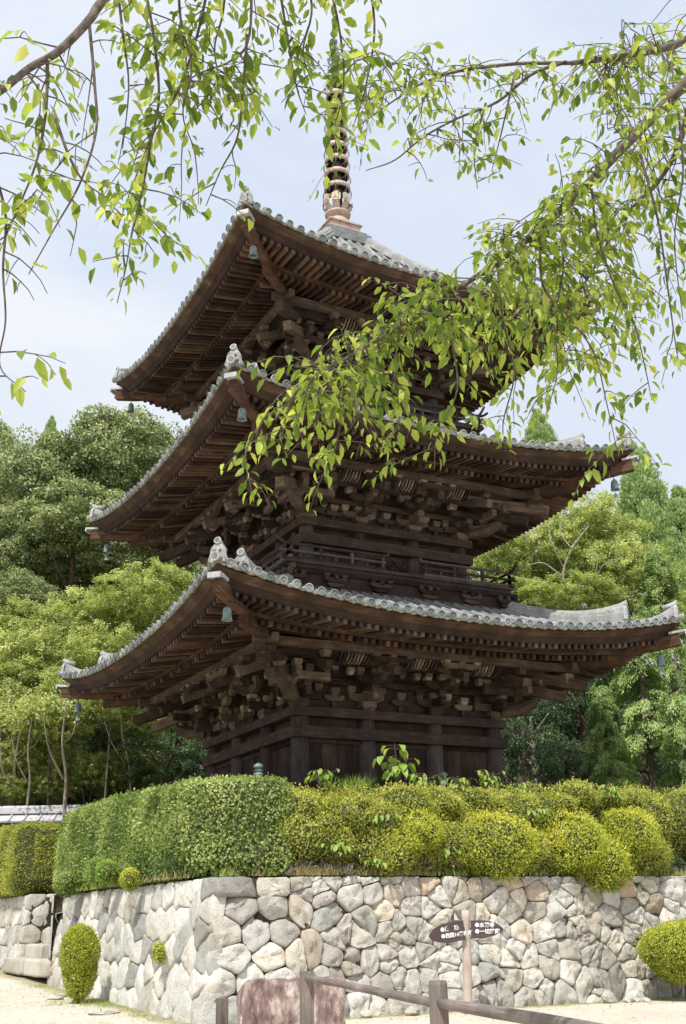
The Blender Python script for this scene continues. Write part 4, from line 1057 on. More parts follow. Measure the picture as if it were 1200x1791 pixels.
def crown_maple(n=230, per=120, L=.17, W=.1, rx=3.2, rz=2.9):
    P, N, T = [], [], []
    for i in range(n):
        d = rdir(1)[0]; k = R.uniform(.4, 1.)**.8; c = d*V(rx, rx, rz)*k*(1+.18*mnoise.noise(Vector(tuple(d*2.)))); r = R.uniform(.28, .85)
        a0 = math.atan2(d[1], d[0])+R.normal()*.5; ax = V(math.cos(a0), math.sin(a0), R.uniform(-.35, .15)); sd = V(-ax[1], ax[0], 0)
        u = R.uniform(-.2, 1, per); w = R.normal(size=per)*.3*(1.1-np.abs(u)); 
        q = c+ax*(u*r*1.5)[:, None]+sd*(w*r*1.3)[:, None]; q[:, 2] += -.35*r*np.clip(u, 0, 1)**2+R.normal(size=per)*(.10+.1*r)
        P.append(q); N.append(np.tile(nrm([ax[0]*.5, ax[1]*.5, 1]), (per, 1))); T.append(np.full(per, R.normal()*.17+.48)+R.normal(size=per)*.18+.14*d[2])  # tone rises towards the crown top, light painted in
    P = np.concatenate(P); N = np.concatenate(N); T = np.concatenate(T); m = len(P); D = rdir(m); D[:, 2] = -np.abs(D[:, 2])*.7
    return P, D, N+rdir(m)*.8, L*R.uniform(.5, 1.4, m), W*R.uniform(.7, 1.3, m), T
def crown_cone(n=260, per=180, L=.17, W=.08, rx=2.5, H=6.5):
    P, N, T = [], [], []
    for i in range(n):
        t = R.random()**.75; a = R.uniform(0, 2*math.pi); k = R.uniform(.6, 1.)*(1-(1-t)**1.6*0)-0; rr = rx*(t**.8)*k
        c = V(rr*math.cos(a), rr*math.sin(a), H*(.5-t)); r = .28+.38*t*R.uniform(.6, 1.2)
        q = rdir(per); P.append(c+q*V(r, r, r*1.1)*R.uniform(.6, 1.1, (per, 1))); N.append(q*.5+V(math.cos(a), math.sin(a), .6)); T.append(np.full(per, R.normal()*.13+.5)+R.normal(size=per)*.15+.2*q[:, 2])  # clump tops toned lighter, as if lit from above
    P = np.concatenate(P); N = np.concatenate(N); T = np.concatenate(T); m = len(P)
    D = N*.5+rdir(m)*.5+V(0, 0, .6)
    return P, D, N+rdir(m)*.5, L*R.uniform(.6, 1.3, m), W*R.uniform(.7, 1.3, m), T
def crown_cedar(n=105, per=260, L=.2, W=.07, rx=2.9, H=8.):
    P, N, T, Dd = [], [], [], []
    for i in range(n):
        t = R.random()**.8; a = R.uniform(0, 2*math.pi); Lb = rx*(.3+.7*t)*R.uniform(.75, 1.1); o_ = V(math.cos(a), math.sin(a), 0); sd = V(-o_[1], o_[0], 0)
        u = R.uniform(.3, 1, per)**.7; w = R.normal(size=per)*.34*(1.15-u); z0 = H*(.5-t)
        z = z0+.3*u-.95*u**2.2-np.abs(w)*.35-R.random(per)**2*.4*(.3+u)
        P.append(o_*(u*Lb)[:, None]+sd*w[:, None]*1.25+np.stack([z*0, z*0, z], 1)); N.append(np.tile(nrm(o_*.5+V(0, 0, 1)), (per, 1)))
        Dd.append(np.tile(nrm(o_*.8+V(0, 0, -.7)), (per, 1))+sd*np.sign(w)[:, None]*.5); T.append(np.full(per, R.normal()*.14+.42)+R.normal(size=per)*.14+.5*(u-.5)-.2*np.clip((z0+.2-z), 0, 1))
    P = np.concatenate(P); N = np.concatenate(N); T = np.concatenate(T); D = np.concatenate(Dd); m = len(P)
    return P, D+rdir(m)*.35, N+rdir(m)*.45, L*R.uniform(.6, 1.3, m), W*R.uniform(.7, 1.3, m), T
PROT = {}
def proto(kind, var):
    key = (kind, var)
    if key not in PROT:
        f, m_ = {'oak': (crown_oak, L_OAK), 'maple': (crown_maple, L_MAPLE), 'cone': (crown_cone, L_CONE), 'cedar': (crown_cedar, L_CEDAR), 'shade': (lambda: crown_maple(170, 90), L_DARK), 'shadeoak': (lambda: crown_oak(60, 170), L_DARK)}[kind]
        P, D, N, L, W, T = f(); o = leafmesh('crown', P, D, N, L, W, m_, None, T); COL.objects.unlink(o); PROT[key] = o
    return PROT[key]
NTREE = 0
def tree(name, kind, var, px, py, d, wpx, hpx, label, group=None, trunkm=None, ground=None, tr=.2, show=False, lean=0.):
    """crown centre at pixel px,py and depth d; half sizes in px"""
    global NTREE; NTREE += 1
    c = at(px, py, d); base = {'cone': (2.6, 3.3), 'cedar': (2.9, 4.2)}.get(kind, (3.4, 3.2))
    sx = wpx*d/FPX/base[0]; sz = hpx*d/FPX/base[1]
    rel = c-CP; dd = rel@fh; ss_ = rel@rh; g = hillz(dd, ss_)-.2 if ground is None else ground
    if ground is None and dd < 42: g = -1.2
    t = empty(name, (c[0], c[1], g), label, 'tree', group)
    p = proto(kind, var); o = p.copy(); COL.objects.link(o); o.parent = t; o.location = (0, 0, c[2]-g); o.scale = (sx, sx, sz); o.rotation_euler = (0, 0, R.uniform(0, 6.28)); 
    mb = MB(); H = c[2]-g; lx = lean
    top = H+(hpx*d/FPX)*.75 if kind in ('cone', 'cedar') else H+(hpx*d/FPX)*.3
    tp = catmull([(lx*H*.4, 0, -.3), (lx*H*.25+.1*R.normal(), .05, H*.35), (lx*.1, 0, H*.8), (0, 0, top)], 6)
    mb.tube(tp, np.linspace(tr, tr*.25, len(tp)), 9, 0)
    nb = 2 if kind == 'maple' else 9
    for i in range(nb):
        k = int(len(tp)*(.35+.6*i/nb)); k = min(k, len(tp)-2); a = R.uniform(0, 6.28); l = wpx*d/FPX*R.uniform(.4, .8); o_ = V(math.cos(a), math.sin(a), .55 if kind not in ('cone', 'cedar') else -.05)
        q = tp[k]; mb.tube(catmull([q, q+o_*l*.5+V(0, 0, .1), q+o_*l+V(0, 0, .15*l)], 4), np.linspace(tr*.4, tr*.1, 9), 6, 0)
    mb.build('trunk', trunkm or BARK, t)
    return t
# left hillside: evergreen crowns
GE = 'evergreen trees on the left hillside'
tree('evergreen_tree', 'oak', 0, 195, 815, 52, 112, 100, 'tallest rounded evergreen tree on the left, its top against the sky beside the middle roof', GE)
tree('evergreen_tree', 'oak', 1, 62, 860, 50, 105, 105, 'big rounded evergreen tree second from the left edge on the hillside', GE)
tree('evergreen_tree', 'oak', 0, -25, 830, 54, 65, 100, 'broad evergreen tree top cut by the left edge of the picture', GE)
tree('evergreen_tree', 'oak', 1, 290, 830, 56, 75, 90, 'evergreen tree behind the left corner of the middle roof', GE)
tree('evergreen_tree', 'oak', 0, 130, 930, 47, 120, 80, 'dark lower evergreen tree left of the middle roof corner', GE)
tree('evergreen_tree', 'oak', 1, 250, 960, 47, 80, 75, 'evergreen tree just below the left tip of the middle roof', GE)
tree('evergreen_tree', 'oak', 0, 10, 960, 46, 80, 80, 'evergreen tree low at the left edge above the pale maples', GE)
tree('evergreen_tree', 'oak', 1, 30, 1060, 44, 70, 60, 'grey-green evergreen shrub tree at the left edge above the maples', GE)
tree('conifer_tree', 'cone', 0, 88, 775, 56, 28, 48, 'small dark conifer top poking above the evergreen crowns on the left', None)
tree('evergreen_tree', 'oak', 0, 330, 900, 55, 80, 90, 'evergreen tree behind the middle roof eave on the left', GE)
tree('evergreen_tree', 'oak', 1, 200, 905, 55, 95, 90, 'evergreen tree behind the tallest one, in the middle of the left hillside', GE)
tree('evergreen_tree', 'oak', 0, 60, 960, 52, 110, 90, 'evergreen tree in the dip between the two big crowns on the left', GE)
tree('evergreen_tree', 'oak', 1, 240, 1040, 52, 110, 80, 'evergreen tree behind the pale maples on the left', GE)
tree('evergreen_tree', 'oak', 0, 335, 1010, 50, 70, 60, 'evergreen tree just behind the lowest roof near its front corner', GE)
tree('evergreen_tree', 'oak', 1, 300, 940, 54, 70, 70, 'evergreen tree half hidden by the brackets of the middle roof', GE)
tree('evergreen_tree', 'oak', 0, 130, 1050, 50, 100, 70, 'shadowed evergreen tree just above the pale maples', GE)
# left: maples in front
GM = 'light green maples left of the pagoda'
for (px, py, d, w, h, lb) in [(265, 1045, 41, 95, 68, 'light green maple directly left of the lowest roof near its front corner'), (320, 1110, 43, 80, 70, 'light green maple behind the lowest roof eave near its front corner'), (30, 1100, 43, 80, 60, 'light green maple high at the left edge under the evergreens'), (140, 1220, 38, 90, 55, 'light green maple between the tiled wall and the lowest roof tip'), (20, 1200, 39, 70, 60, 'light green maple in the middle of the left edge'),
    (150, 1090, 42, 90, 75, 'light green maple below the dark evergreens'),
    (60, 1160, 40, 95, 85, 'light green maple at the left edge beside the lowest roof tip'), (190, 1150, 39, 90, 60, 'light green maple behind the left half of the lowest eave'),
    (-10, 1250, 38, 70, 70, 'light green maple cut by the left edge over the tiled wall'), (90, 1260, 37, 75, 55, 'light green maple over the thin pale trunks'), (195, 1225, 36, 60, 35, 'light green maple spray under the left tip of the lowest roof')]:
    tree('maple_tree', 'maple', NTREE % 2, px, py, d, w, h, lb, GM, BARK, None, .05, lean=R.normal()*.2)
GS = 'shaded trees behind the wall'
for i_, (px, py, d, w, h, lb) in enumerate([(30, 1330, 37.5, 60, 45, 'light green understorey tree at the left edge just over the tiled wall'), (130, 1340, 37.5, 55, 40, 'light green understorey tree between the thin pale trunks'), (250, 1265, 38.5, 60, 40, 'light green understorey tree right of the leaning bare stem'), (10, 1380, 36.9, 55, 32, 'low spray of green leaves at the left edge touching the tiled wall'), (95, 1375, 37, 45, 30, 'low green spray above the coping of the tiled wall'), (180, 1350, 37.6, 60, 42, 'low green tree right behind the rounded end of the long hedge'), (235, 1340, 38, 60, 40, 'low green tree half way between the long hedge end and the pagoda'), (60, 1290, 39, 70, 45, 'half-shaded light green understorey tree left of the tallest pale trunk')]):
    tree('maple_tree', 'maple', i_ % 2, px, py, d, w, h, lb, GM, BARK, None, .05)
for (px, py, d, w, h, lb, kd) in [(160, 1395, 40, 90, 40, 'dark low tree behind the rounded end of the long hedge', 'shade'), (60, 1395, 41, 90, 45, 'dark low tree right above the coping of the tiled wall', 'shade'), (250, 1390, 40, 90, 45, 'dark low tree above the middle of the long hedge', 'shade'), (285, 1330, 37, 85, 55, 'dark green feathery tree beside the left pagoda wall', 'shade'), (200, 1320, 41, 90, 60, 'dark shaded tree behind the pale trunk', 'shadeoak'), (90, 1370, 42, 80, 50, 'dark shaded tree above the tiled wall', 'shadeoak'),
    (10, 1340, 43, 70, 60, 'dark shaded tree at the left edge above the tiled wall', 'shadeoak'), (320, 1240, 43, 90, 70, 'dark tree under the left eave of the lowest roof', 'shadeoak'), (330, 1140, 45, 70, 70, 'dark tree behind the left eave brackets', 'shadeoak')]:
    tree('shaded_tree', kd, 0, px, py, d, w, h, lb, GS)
for (px, d, y1, y0, lb, ln, tw) in [(112, 35.5, 1300, 1425, 'slender pale young tree trunk right of centre above the tiled wall', .05, .07), (228, 37, 1280, 1400, 'thin leaning bare young tree near the lowest roof tip', .25, .05), (46, 36, 1310, 1425, 'thin pale young tree above the middle of the tiled wall', -.05, .05), (14, 36.5, 1330, 1425, 'leaning pale young tree at the left edge above the tiled wall', -.2, .07), (285, 38, 1270, 1395, 'thin bare-stemmed young tree left of the pagoda wall', -.4, .05)]:
    a = at(px, y0, d); b = at(px-ln*60, y1, d); b2 = at(px-ln*90+8, y1-70, d); loc = (a[0], a[1], -1.0); e0 = empty('young_tree', loc, lb, 'tree', 'thin young trees behind the tiled wall'); mb = MB()
    mb.tube(catmull([V(a[0], a[1], -1.), a, (a+b)/2+V(.08, 0, .1), b, b2], 6), np.linspace(tw*1.1, tw*.4, 25), 7)
    mb.tube(catmull([(a+b)/2, b+V(-.4, 0, -.2), b2+V(-.7, 0, -.3)], 5), np.linspace(tw*.5, tw*.15, 11), 6); mb.tube(catmull([b, b+V(.3, 0, .3), b2+V(.5, 0, .3)], 5), np.linspace(tw*.45, tw*.15, 11), 6); mb.build('trunk', BARKL, e0, loc)
    P0 = R.normal(size=(700, 3))*V(.8, .8, .22)+b2; leafmesh('crown', P0, rdir(700), V(0, 0, 1)+rdir(700)*.5, .12, .07, L_MAPLE, e0, None, 'quad', loc)
# right side
GR = 'light green broadleaf trees right of the pagoda'
for (px, py, d, w, h, lb) in [(870, 1010, 48, 80, 80, 'light green tree right behind the middle roof brackets'), (960, 1010, 48, 95, 80, 'light green tree between the balcony corner and the bare branched tree'), (1060, 960, 49, 80, 80, 'light green tree left of the pointed cypress'), (1160, 1080, 44, 80, 70, 'light green tree behind the right ridge end tile'), (930, 970, 46, 95, 85, 'light green tree under the right eave of the middle roof'), (1020, 930, 47, 85, 85, 'light green tree right of the pagoda with a few bare branches'), (1090, 1010, 45, 90, 80, 'light green tree above the right tip of the lowest roof'), (900, 1040, 44, 60, 40, 'light green tree beside the balcony corner'), (1000, 1050, 43, 90, 50, 'light green tree behind the right ridge of the lowest roof')]:
    tree('broadleaf_tree', 'maple', NTREE % 2, px, py, d, w, h, lb, GR)
tree('cypress_tree', 'cone', 1, 1128, 905, 50, 92, 125, 'pointed bright green cypress rising right of the middle roof', None)
tree('cypress_tree', 'cone', 1, 1200, 960, 48, 80, 110, 'bright green cypress cut by the right edge of the picture', None)
tree('conifer_tree', 'cone', 0, 945, 775, 70, 48, 60, 'distant dark tree top showing above the middle roof eave', None)
GC = 'cedars with drooping sprays right of the pagoda'
for (px, py, d, w, h, lb) in [(1120, 1180, 36, 85, 150, 'cedar with drooping sprays under the right tip of the lowest roof'), (1060, 1290, 34, 65, 105, 'cedar with bright hanging fronds right of the pagoda columns'), (1195, 1270, 33, 70, 170, 'cedar at the right edge with layered fronds'), (1160, 1060, 40, 70, 120, 'cedar rising behind the right ridge end'), (1330, 1250, 36, 90, 180, 'cedar standing just outside the right edge'), (1450, 1230, 38, 90, 190, 'cedar farther outside the right edge')]:
    tree('cedar_tree', 'cedar', NTREE % 2, px, py, d, w, h, lb, GC, BARK, -1.2, .17)
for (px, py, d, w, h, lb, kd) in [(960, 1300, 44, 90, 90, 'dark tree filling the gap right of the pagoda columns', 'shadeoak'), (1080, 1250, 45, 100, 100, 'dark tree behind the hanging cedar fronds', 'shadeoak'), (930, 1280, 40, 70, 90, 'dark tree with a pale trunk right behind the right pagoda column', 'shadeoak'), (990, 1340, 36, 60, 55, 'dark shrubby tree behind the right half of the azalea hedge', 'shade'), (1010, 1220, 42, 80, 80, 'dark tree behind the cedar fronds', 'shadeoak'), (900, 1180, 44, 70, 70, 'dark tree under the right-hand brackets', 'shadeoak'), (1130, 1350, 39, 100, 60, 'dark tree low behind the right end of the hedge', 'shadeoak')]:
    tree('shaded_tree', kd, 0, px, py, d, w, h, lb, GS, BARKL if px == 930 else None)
mb = MB(); d_ = 42.; A0 = at(1000, 1120, d_); loc = tuple(A0); e0 = empty('bare_tree', loc, 'thin tree with bare grey branches showing against the light green foliage right of the balcony', 'tree')
for pp, r0 in (([(1000, 1120), (1005, 1060), (985, 1010), (1000, 960), (1030, 920)], .07), ([(985, 1010), (950, 985), (920, 990)], .04), ([(1003, 1050), (1040, 1010), (1060, 985), (1090, 975)], .04), ([(990, 1000), (965, 950), (960, 915)], .03), ([(1000, 960), (980, 930), (985, 895)], .03), ([(1040, 1010), (1045, 980), (1035, 955)], .025), ([(975, 1080), (960, 1060), (930, 1055)], .03), ([(1002, 1075), (975, 1080)], .03)):
    mb.tube(catmull([at(x, y, d_+R.normal()*.2) for x, y in pp], 5), np.linspace(r0, r0*.3, 5*(len(pp)-1)+1), 6)
mb.build('trunk', BARKL, e0, loc)
# undergrowth on the hill
P, N = [], []
for i in range(1500):
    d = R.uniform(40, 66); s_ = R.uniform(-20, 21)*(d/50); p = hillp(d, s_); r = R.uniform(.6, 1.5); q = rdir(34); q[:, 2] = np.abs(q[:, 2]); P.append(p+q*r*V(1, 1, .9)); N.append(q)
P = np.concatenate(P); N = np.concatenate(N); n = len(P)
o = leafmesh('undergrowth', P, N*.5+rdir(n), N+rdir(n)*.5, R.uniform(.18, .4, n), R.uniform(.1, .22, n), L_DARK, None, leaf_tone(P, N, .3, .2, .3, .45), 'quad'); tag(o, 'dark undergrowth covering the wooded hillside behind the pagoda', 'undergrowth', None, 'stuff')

# =================================================================== TILED PLASTER WALL, SIGN, FENCE
a = V(-8.6, 14.45, 0); b = V(-2.6, 11.6, 0); d = nrm(b-a); pn = V(d[1], -d[0], 0); L = np.linalg.norm(b-a)
tw = empty('plaster_wall', (a[0], a[1], -.8), 'low cream plaster wall capped with grey tiles at the left edge behind the hedge', 'wall')
mb = MB(); mb.beam(a+V(0, 0, .3), b+V(0, 0, .3), .3, 2.2); mb.build('wall_body', PLASTER, tw, (a[0], a[1], -.8)); mb = MB()
for sg in (-1, 1):
    mb.add([a+V(0, 0, 1.93), a+pn*sg*.5+V(0, 0, 1.68), b+pn*sg*.5+V(0, 0, 1.68), b+V(0, 0, 1.93)], [(0, 1, 2, 3)], 0, .8)
    mb.beam(a+pn*sg*.47+V(0, 0, 1.655), b+pn*sg*.47+V(0, 0, 1.655), .06, .05, mi=1)
    for i in range(int(L/.46)+1):
        q = a+d*(i*.46); mb.tube([q+V(0, 0, 1.95), q+pn*sg*.51+V(0, 0, 1.695)], .035, 8, 0, .7, True, True)
mb.beam(a+V(0, 0, 1.97), b+V(0, 0, 1.97), .26, .07, tone=.3); mb.beam(a+V(0, 0, 2.04), b+V(0, 0, 2.04), .2, .07, tone=.8)
mb.tube([a+V(0, 0, 2.10), b+V(0, 0, 2.10)], .09, 12, 0, .8)
mb.build('tile_coping', [COPE, TILED], tw, (a[0], a[1], -.8))

# sign post
sb = V(-1.37, -6.8, -2.86); sg = empty('signpost', tuple(sb), 'leaning pale wooden signpost with two dark oval boards of white writing before the stone wall', 'signpost')
top = onp(814, 1592, 1, -6.8); mb = MB(); p = catmull([sb+V(0.0, 0, -.15), sb*.5+top*.5+V(.012, 0, 0), top], 6); mb.tube(p, np.linspace(.086, .07, len(p))*(1+.03*R.normal(size=len(p))), 16, 0, .5)
world = lambda mb_, n_, m_, par: mb_.build(n_, m_, par, tuple(sb) if par is sg else None)
mb.build('post', SIGNP, sg, tuple(sb))
def board(side, pts, lines, rowsxy):
    # plane: facing camera, slightly turned
    c = onp(818, 1627, 1, -6.92) ; ax = nrm(V(cr[0], cr[1], 0)+V(fh[0], fh[1], 0)*(-.22*side)); az_ = V(0, 0, 1); nn = np.cross(ax, az_); nn = nn if nn@cf < 0 else -nn
    roll_ = RAD(6 if side < 0 else -1); ax2 = ax*math.cos(roll_)+az_*math.sin(roll_); az2 = -ax*math.sin(roll_)+az_*math.cos(roll_)
    o_ = c+nn*.0-nn*.02
    mb = MB(); mb.prism(pts, o_, ax2, az2, nn, .035, 0, .5, .004)
    bo = mb.build('sign_board', SIGNB, sg, tuple(sb))
    for (txt, x, y, size) in lines:
        cu_ = bpy.data.curves.new('lettering', 'FONT'); cu_.body = txt; cu_.size = size; cu_.extrude = .0015; cu_.offset = .0022; cu_.space_character = 1.0
        to = bpy.data.objects.new('lettering', cu_); COL.objects.link(to); 
        dg = bpy.context.evaluated_depsgraph_get(); me = bpy.data.meshes.new_from_object(to.evaluated_get(dg)); COL.objects.unlink(to); bpy.data.objects.remove(to)
        me.materials.clear(); me.materials.append(WHITE); ob = bpy.data.objects.new('lettering', me); COL.objects.link(ob); ob.parent = bo
        P_ = o_+nn*.0385+ax2*x+az2*y; M = Matrix(((ax2[0], az2[0], nn[0], P_[0]-sb[0]), (ax2[1], az2[1], nn[1], P_[1]-sb[1]), (ax2[2], az2[2], nn[2], P_[2]-sb[2]), (0, 0, 0, 1))); ob.matrix_local = M
lp = [(-.06, .17), (-.2, .19), (-.34, .17), (-.48, .15), (-.62, .09), (-.70, .02), (-.71, -.02), (-.66, -.09), (-.52, -.14), (-.35, -.165), (-.06, -.15)]
rp_ = [(.06, .16), (.25, .165), (.4, .15), (.53, .10), (.61, .04), (.63, .01), (.58, -.04), (.46, -.09), (.3, -.13), (.06, -.13), (.06, -.02), (.085, .0), (.06, .03)]
board(-1, lp[::-1], [('●唐　院', -.50, .035, .088), ('●西国14番札所', -.50, -.072, .083)], None)
board(1, rp_[::-1], [('●水観寺', .13, .055, .088), ('●一切経蔵', .13, -.05, .088)], None)

# fence
F = V(-7.9, -14.08, 0); Nn = V(-8.92, -18.14, 0); X = Nn+(Nn-F)*.95+V(-.0, 0, 0)
fe = empty('fence', (F[0], F[1], ZG), 'weathered grey wooden post-and-rail fence in the foreground', 'fence'); floc = (F[0], F[1], ZG)
for p_, h, w in ((F, 1.09, .12), (Nn, 1.17, .112), (X, 1.15, .12)):
    mb = MB(); mb.tube([p_+V(0, 0, ZG-.1), p_+V(0, 0, ZG+h-.02), p_+V(0, 0, ZG+h)], [w/2*1.07, w/2*1.07, w/2*.95], 20, 0, .5, True, False) if p_ is Nn else mb.beam(p_+V(0, 0, ZG-.1), p_+V(0, 0, ZG+h), w, w, (.3, 1, 0), 0, None, .5)
    mb.build('post', FENCEW, fe, floc)
r1 = catmull([F+V(0, 0, ZG+1.03), (F+Nn)/2+V(0, 0, ZG+1.035), Nn+V(0, 0, ZG+1.035)], 6); r2 = catmull([Nn+V(.0, 0, ZG+1.04), (Nn+X)/2+V(0, 0, ZG+1.055), X+V(0, 0, ZG+1.05)], 6)
for rr, w in ((r1, .031), (r2, .033)):
    mb = MB(); mb.tube(rr, w*(1+.05*R.normal(size=len(rr))), 12, 0, .6); mb.build('rail', FENCEW, fe, floc)
q = V(-8.47, -13.32, 0); mb = MB(); mb.beam(q+V(0, 0, ZG-.1), q+V(0, 0, -2.16), .115, .115, (.3, 1, 0)); o = mb.build('fence_post', FENCEW, None, (q[0], q[1], ZG)); tag(o, 'short weathered post on its own at the left of the rock slab', 'post')
# loose stones
def rock(p, r, lb, hue=.5, g=None):
    vs = []; nu, nv = 12, 8; sd2 = R.random(3)*30; mb = MB()
    for j in range(nv+1):
        for i in range(nu):
            th = math.pi*j/nv; ph = 2*math.pi*i/nu; d = V(math.sin(th)*math.cos(ph), math.sin(th)*math.sin(ph), math.cos(th)); k = 1+.45*mnoise.noise(Vector(tuple(d*1.3+sd2))); vs.append(d*V(*r)*k)
    mb.add(vs, [(j*nu+i, (j+1)*nu+i, (j+1)*nu+(i+1) % nu, j*nu+(i+1) % nu) for j in range(nv) for i in range(nu)], 0, R.uniform(.3, .9)); o = mb.build('loose_stone', STONE); o.location = p; o.rotation_euler = (0, 0, R.uniform(0, 3)); addhue(o, hue); tag(o, lb, 'stone', g)
def gpt(px, py): 
    p = onp(px, py, 2, ZG); 
    for _ in range(8): p = onp(px, py, 2, gz(p[0], p[1])); p[1] = max(-12, min(p[1], 6)); 
    return p
for px, Y, r, lb, h in ((1065, -6.5, (.22, .15, .13), 'largest pale loose stone beside the right domed bush', .5), (1100, -6.6, (.1, .08, .07), 'small loose stone just right of the largest one', .6), (1115, -6.65, (.08, .07, .05), 'grey flat loose stone near the right domed bush', .3), (1130, -6.7, (.11, .06, .05), 'small flat loose stone under the right domed bush', .5), (720, -6.45, (.18, .12, .09), 'low pale stone at the wall foot left of the signpost', .6), (640, -6.4, (.14, .1, .08), 'low stone at the wall foot right of the rock slab', .7)):
    p = onp(px, 1745, 1, Y); rock((p[0], Y, ZG+r[2]*.6), r, lb, h)
for x, y, r, lb in ((-6.75, .2, (.12, .22, .05), 'flat stone on the ground left of the egg-shaped bush'), (-6.5, .75, (.1, .16, .05), 'small flat stone near the foot of the steps'), (-6.75, -3.3, (.16, .3, .04), 'flat stone lying before the left wall face')):
    rock((x, y, gz(x, y)+.02), r, lb, .45)
P = [];
for _ in range(420):
    x, y = (R.uniform(-6.9, -6.1), R.uniform(-6, 4)) if R.random() < .4 else (R.uniform(-6, 5), R.uniform(-7.4, -6.2))
    P.append((x, y, gz(x, y)+.01))
P = np.array(P); n = len(P); o = leafmesh('fallen_leaves', P, rdir(n)*V(1, 1, .2), V(0, 0, 1)+rdir(n)*.4, R.uniform(.04, .08, n), R.uniform(.02, .04, n), L_DRY, None, None, 'quad'); tag(o, 'dry fallen leaves along the foot of the stone wall', 'leaves', None, 'stuff')
P = []
for _ in range(9000):
    x, y = R.uniform(-16, 6), R.uniform(-18, -6.3)
    if R.random() < .4: x, y = R.uniform(-10, -6.1), R.uniform(-8, 7)
    P.append((x, y, gz(x, y)+.004))
P = np.array(P); n = len(P); mb = MB(); 
o = leafmesh('gravel', P, rdir(n)*V(1, 1, .15), V(0, 0, 1)+rdir(n)*.3, R.uniform(.015, .05, n), R.uniform(.015, .04, n), flat('gravel_chip', (.22, .19, .16), (.6, .55, .48), 30), None, None, 'quad'); tag(o, 'loose gravel scattered on the pale ground', 'gravel', None, 'stuff')

# =================================================================== CHERRY TREE over the camera
TB = CP+fh*2.6+rh*4.6; TB[2] = ZG
ch = empty('cherry_tree', tuple(TB), 'cherry tree in the foreground with drooping leafy branches hanging across the top of the picture', 'tree')
LP, LD, LN, LL_, LT = [], [], [], [], []
trunk = MB(); twm = MB()
def pxp(pts): return [at(*q) for q in pts]
def branch(pts, r0, r1, mbx=None, n=7):
    c = catmull(pts, n); k = len(c); c = c+np.array([[mnoise.noise(Vector(tuple(p*2.5)))*.02]*3 for p in c])*min(1, r0*30)
    (mbx or trunk).tube(c, np.linspace(r0, r1, k), 9 if r0 > .02 else 5, 0, .5); return c
def leaves_on(c, step=.04, L=.073, skip=0., up=.0, dens=1.):
    seg = np.linalg.norm(np.diff(c, axis=0), axis=1); cum = np.concatenate([[0], np.cumsum(seg)]); s_ = R.uniform(0, step); side = 1
    while s_ < cum[-1]:
        if s_ > skip and R.random() < dens:
            i = min(len(seg)-1, int(np.searchsorted(cum, s_, 'right')-1)); t = (s_-cum[i])/(seg[i]+1e-9); p = c[i]+(c[i+1]-c[i])*t; d = nrm(c[i+1]-c[i])
            h = nrm(np.cross(d, V(0, 0, 1))+1e-3) ; a = R.uniform(-.9, .9); o_ = h*side*math.cos(a)+nrm(np.cross(h, d))*math.sin(a)
            dl = nrm(o_*.75+d*.45+V(0, 0, -.75)+R.normal(size=3)*.28); q = p+nrm(o_+d*.5+V(0, 0, -.1))*R.uniform(.01, .028)
            LP.append(q); LD.append(dl); nn = V(0, 0, 1)*.55+o_*.5+R.normal(size=3)*.45; LN.append(nn); LL_.append(L*R.uniform(.45, 1.25)*(1 if s_ < cum[-1]-.1 else .8)); LT.append(np.clip(.40+R.normal()*.26+(.5 if R.random() < .03 else 0), 0, 1)); side = -side
        s_ += step*R.uniform(.5, 1.5)
def hang(p, length, out=None, r=.0035, step=.042, L=.073, sub=2, dens=1.):
    """drooping twig from point p"""
    a = R.uniform(0, 6.28); o_ = V(math.cos(a), math.sin(a), R.uniform(-.2, .4)) if out is None else V(*out)+R.normal(size=3)*.2
    o_ = nrm(o_); pts = [p]; d = o_; n = max(4, int(length/.07)); 
    for i in range(n):
        d = nrm(d+V(0, 0, -.24)+R.normal(size=3)*.14); pts.append(pts[-1]+d*length/n)
    c = np.array(pts); twm.tube(c, np.linspace(r, .0013, len(c)), 5, 0, .5, False); leaves_on(c, step, L, .04, dens=dens)
    for _ in range(sub):
        i = R.integers(1, max(2, len(c)-2)); hang(c[i], length*R.uniform(.3, .55), None, r*.6, step, L, 0, dens)
    return c
# trunk and limbs outside the frame, then in
crotch = TB+V(0, 0, 2.9)

branch([TB+V(0, 0, -.2), TB+V(.05, .03, 1.4), crotch, crotch+V(-.1, .1, .6)], .26, .17)
A1 = pxp([(1330, 20, 4.9), (1200, 145, 5.0), (1085, 262, 5.1), (1010, 340, 5.15), (930, 412, 5.2), (850, 472, 5.2)])
cA = branch([crotch, crotch*.5+A1[0]*.5+V(0, 0, .35)]+A1, .034, .015, None, 8)
A2 = pxp([(850, 472, 5.2), (770, 525, 5.15), (690, 575, 5.1), (620, 618, 5.05), (560, 655, 5.0), (510, 695, 4.95), (480, 735, 4.9)]); cA2 = branch(A2, .014, .004)
B1 = pxp([(1330, -30, 5.6), (1200, 70, 5.7), (1090, 97, 5.8), (1000, 110, 5.8)]); cB = branch([crotch+V(0, 0, .4), crotch*.5+B1[0]*.5+V(0, 0, .4)]+B1, .03, .013)
cB1 = branch(pxp([(1000, 110, 5.8), (900, 112, 5.8), (800, 125, 5.75), (740, 145, 5.7), (690, 175, 5.65), (620, 225, 5.6)]), .011, .003)
cB2 = branch(pxp([(990, 108, 5.8), (930, 130, 5.75), (870, 178, 5.7), (800, 207, 5.7), (740, 240, 5.6), (690, 280, 5.6), (640, 298, 5.6)]), .010, .0025)
cC = branch(pxp([(1210, 170, 5.0), (1185, 260, 5.2), (1150, 320, 5.4), (1110, 360, 5.5), (1060, 430, 5.6), (1020, 500, 5.7), (960, 580, 5.8)]), .015, .004)
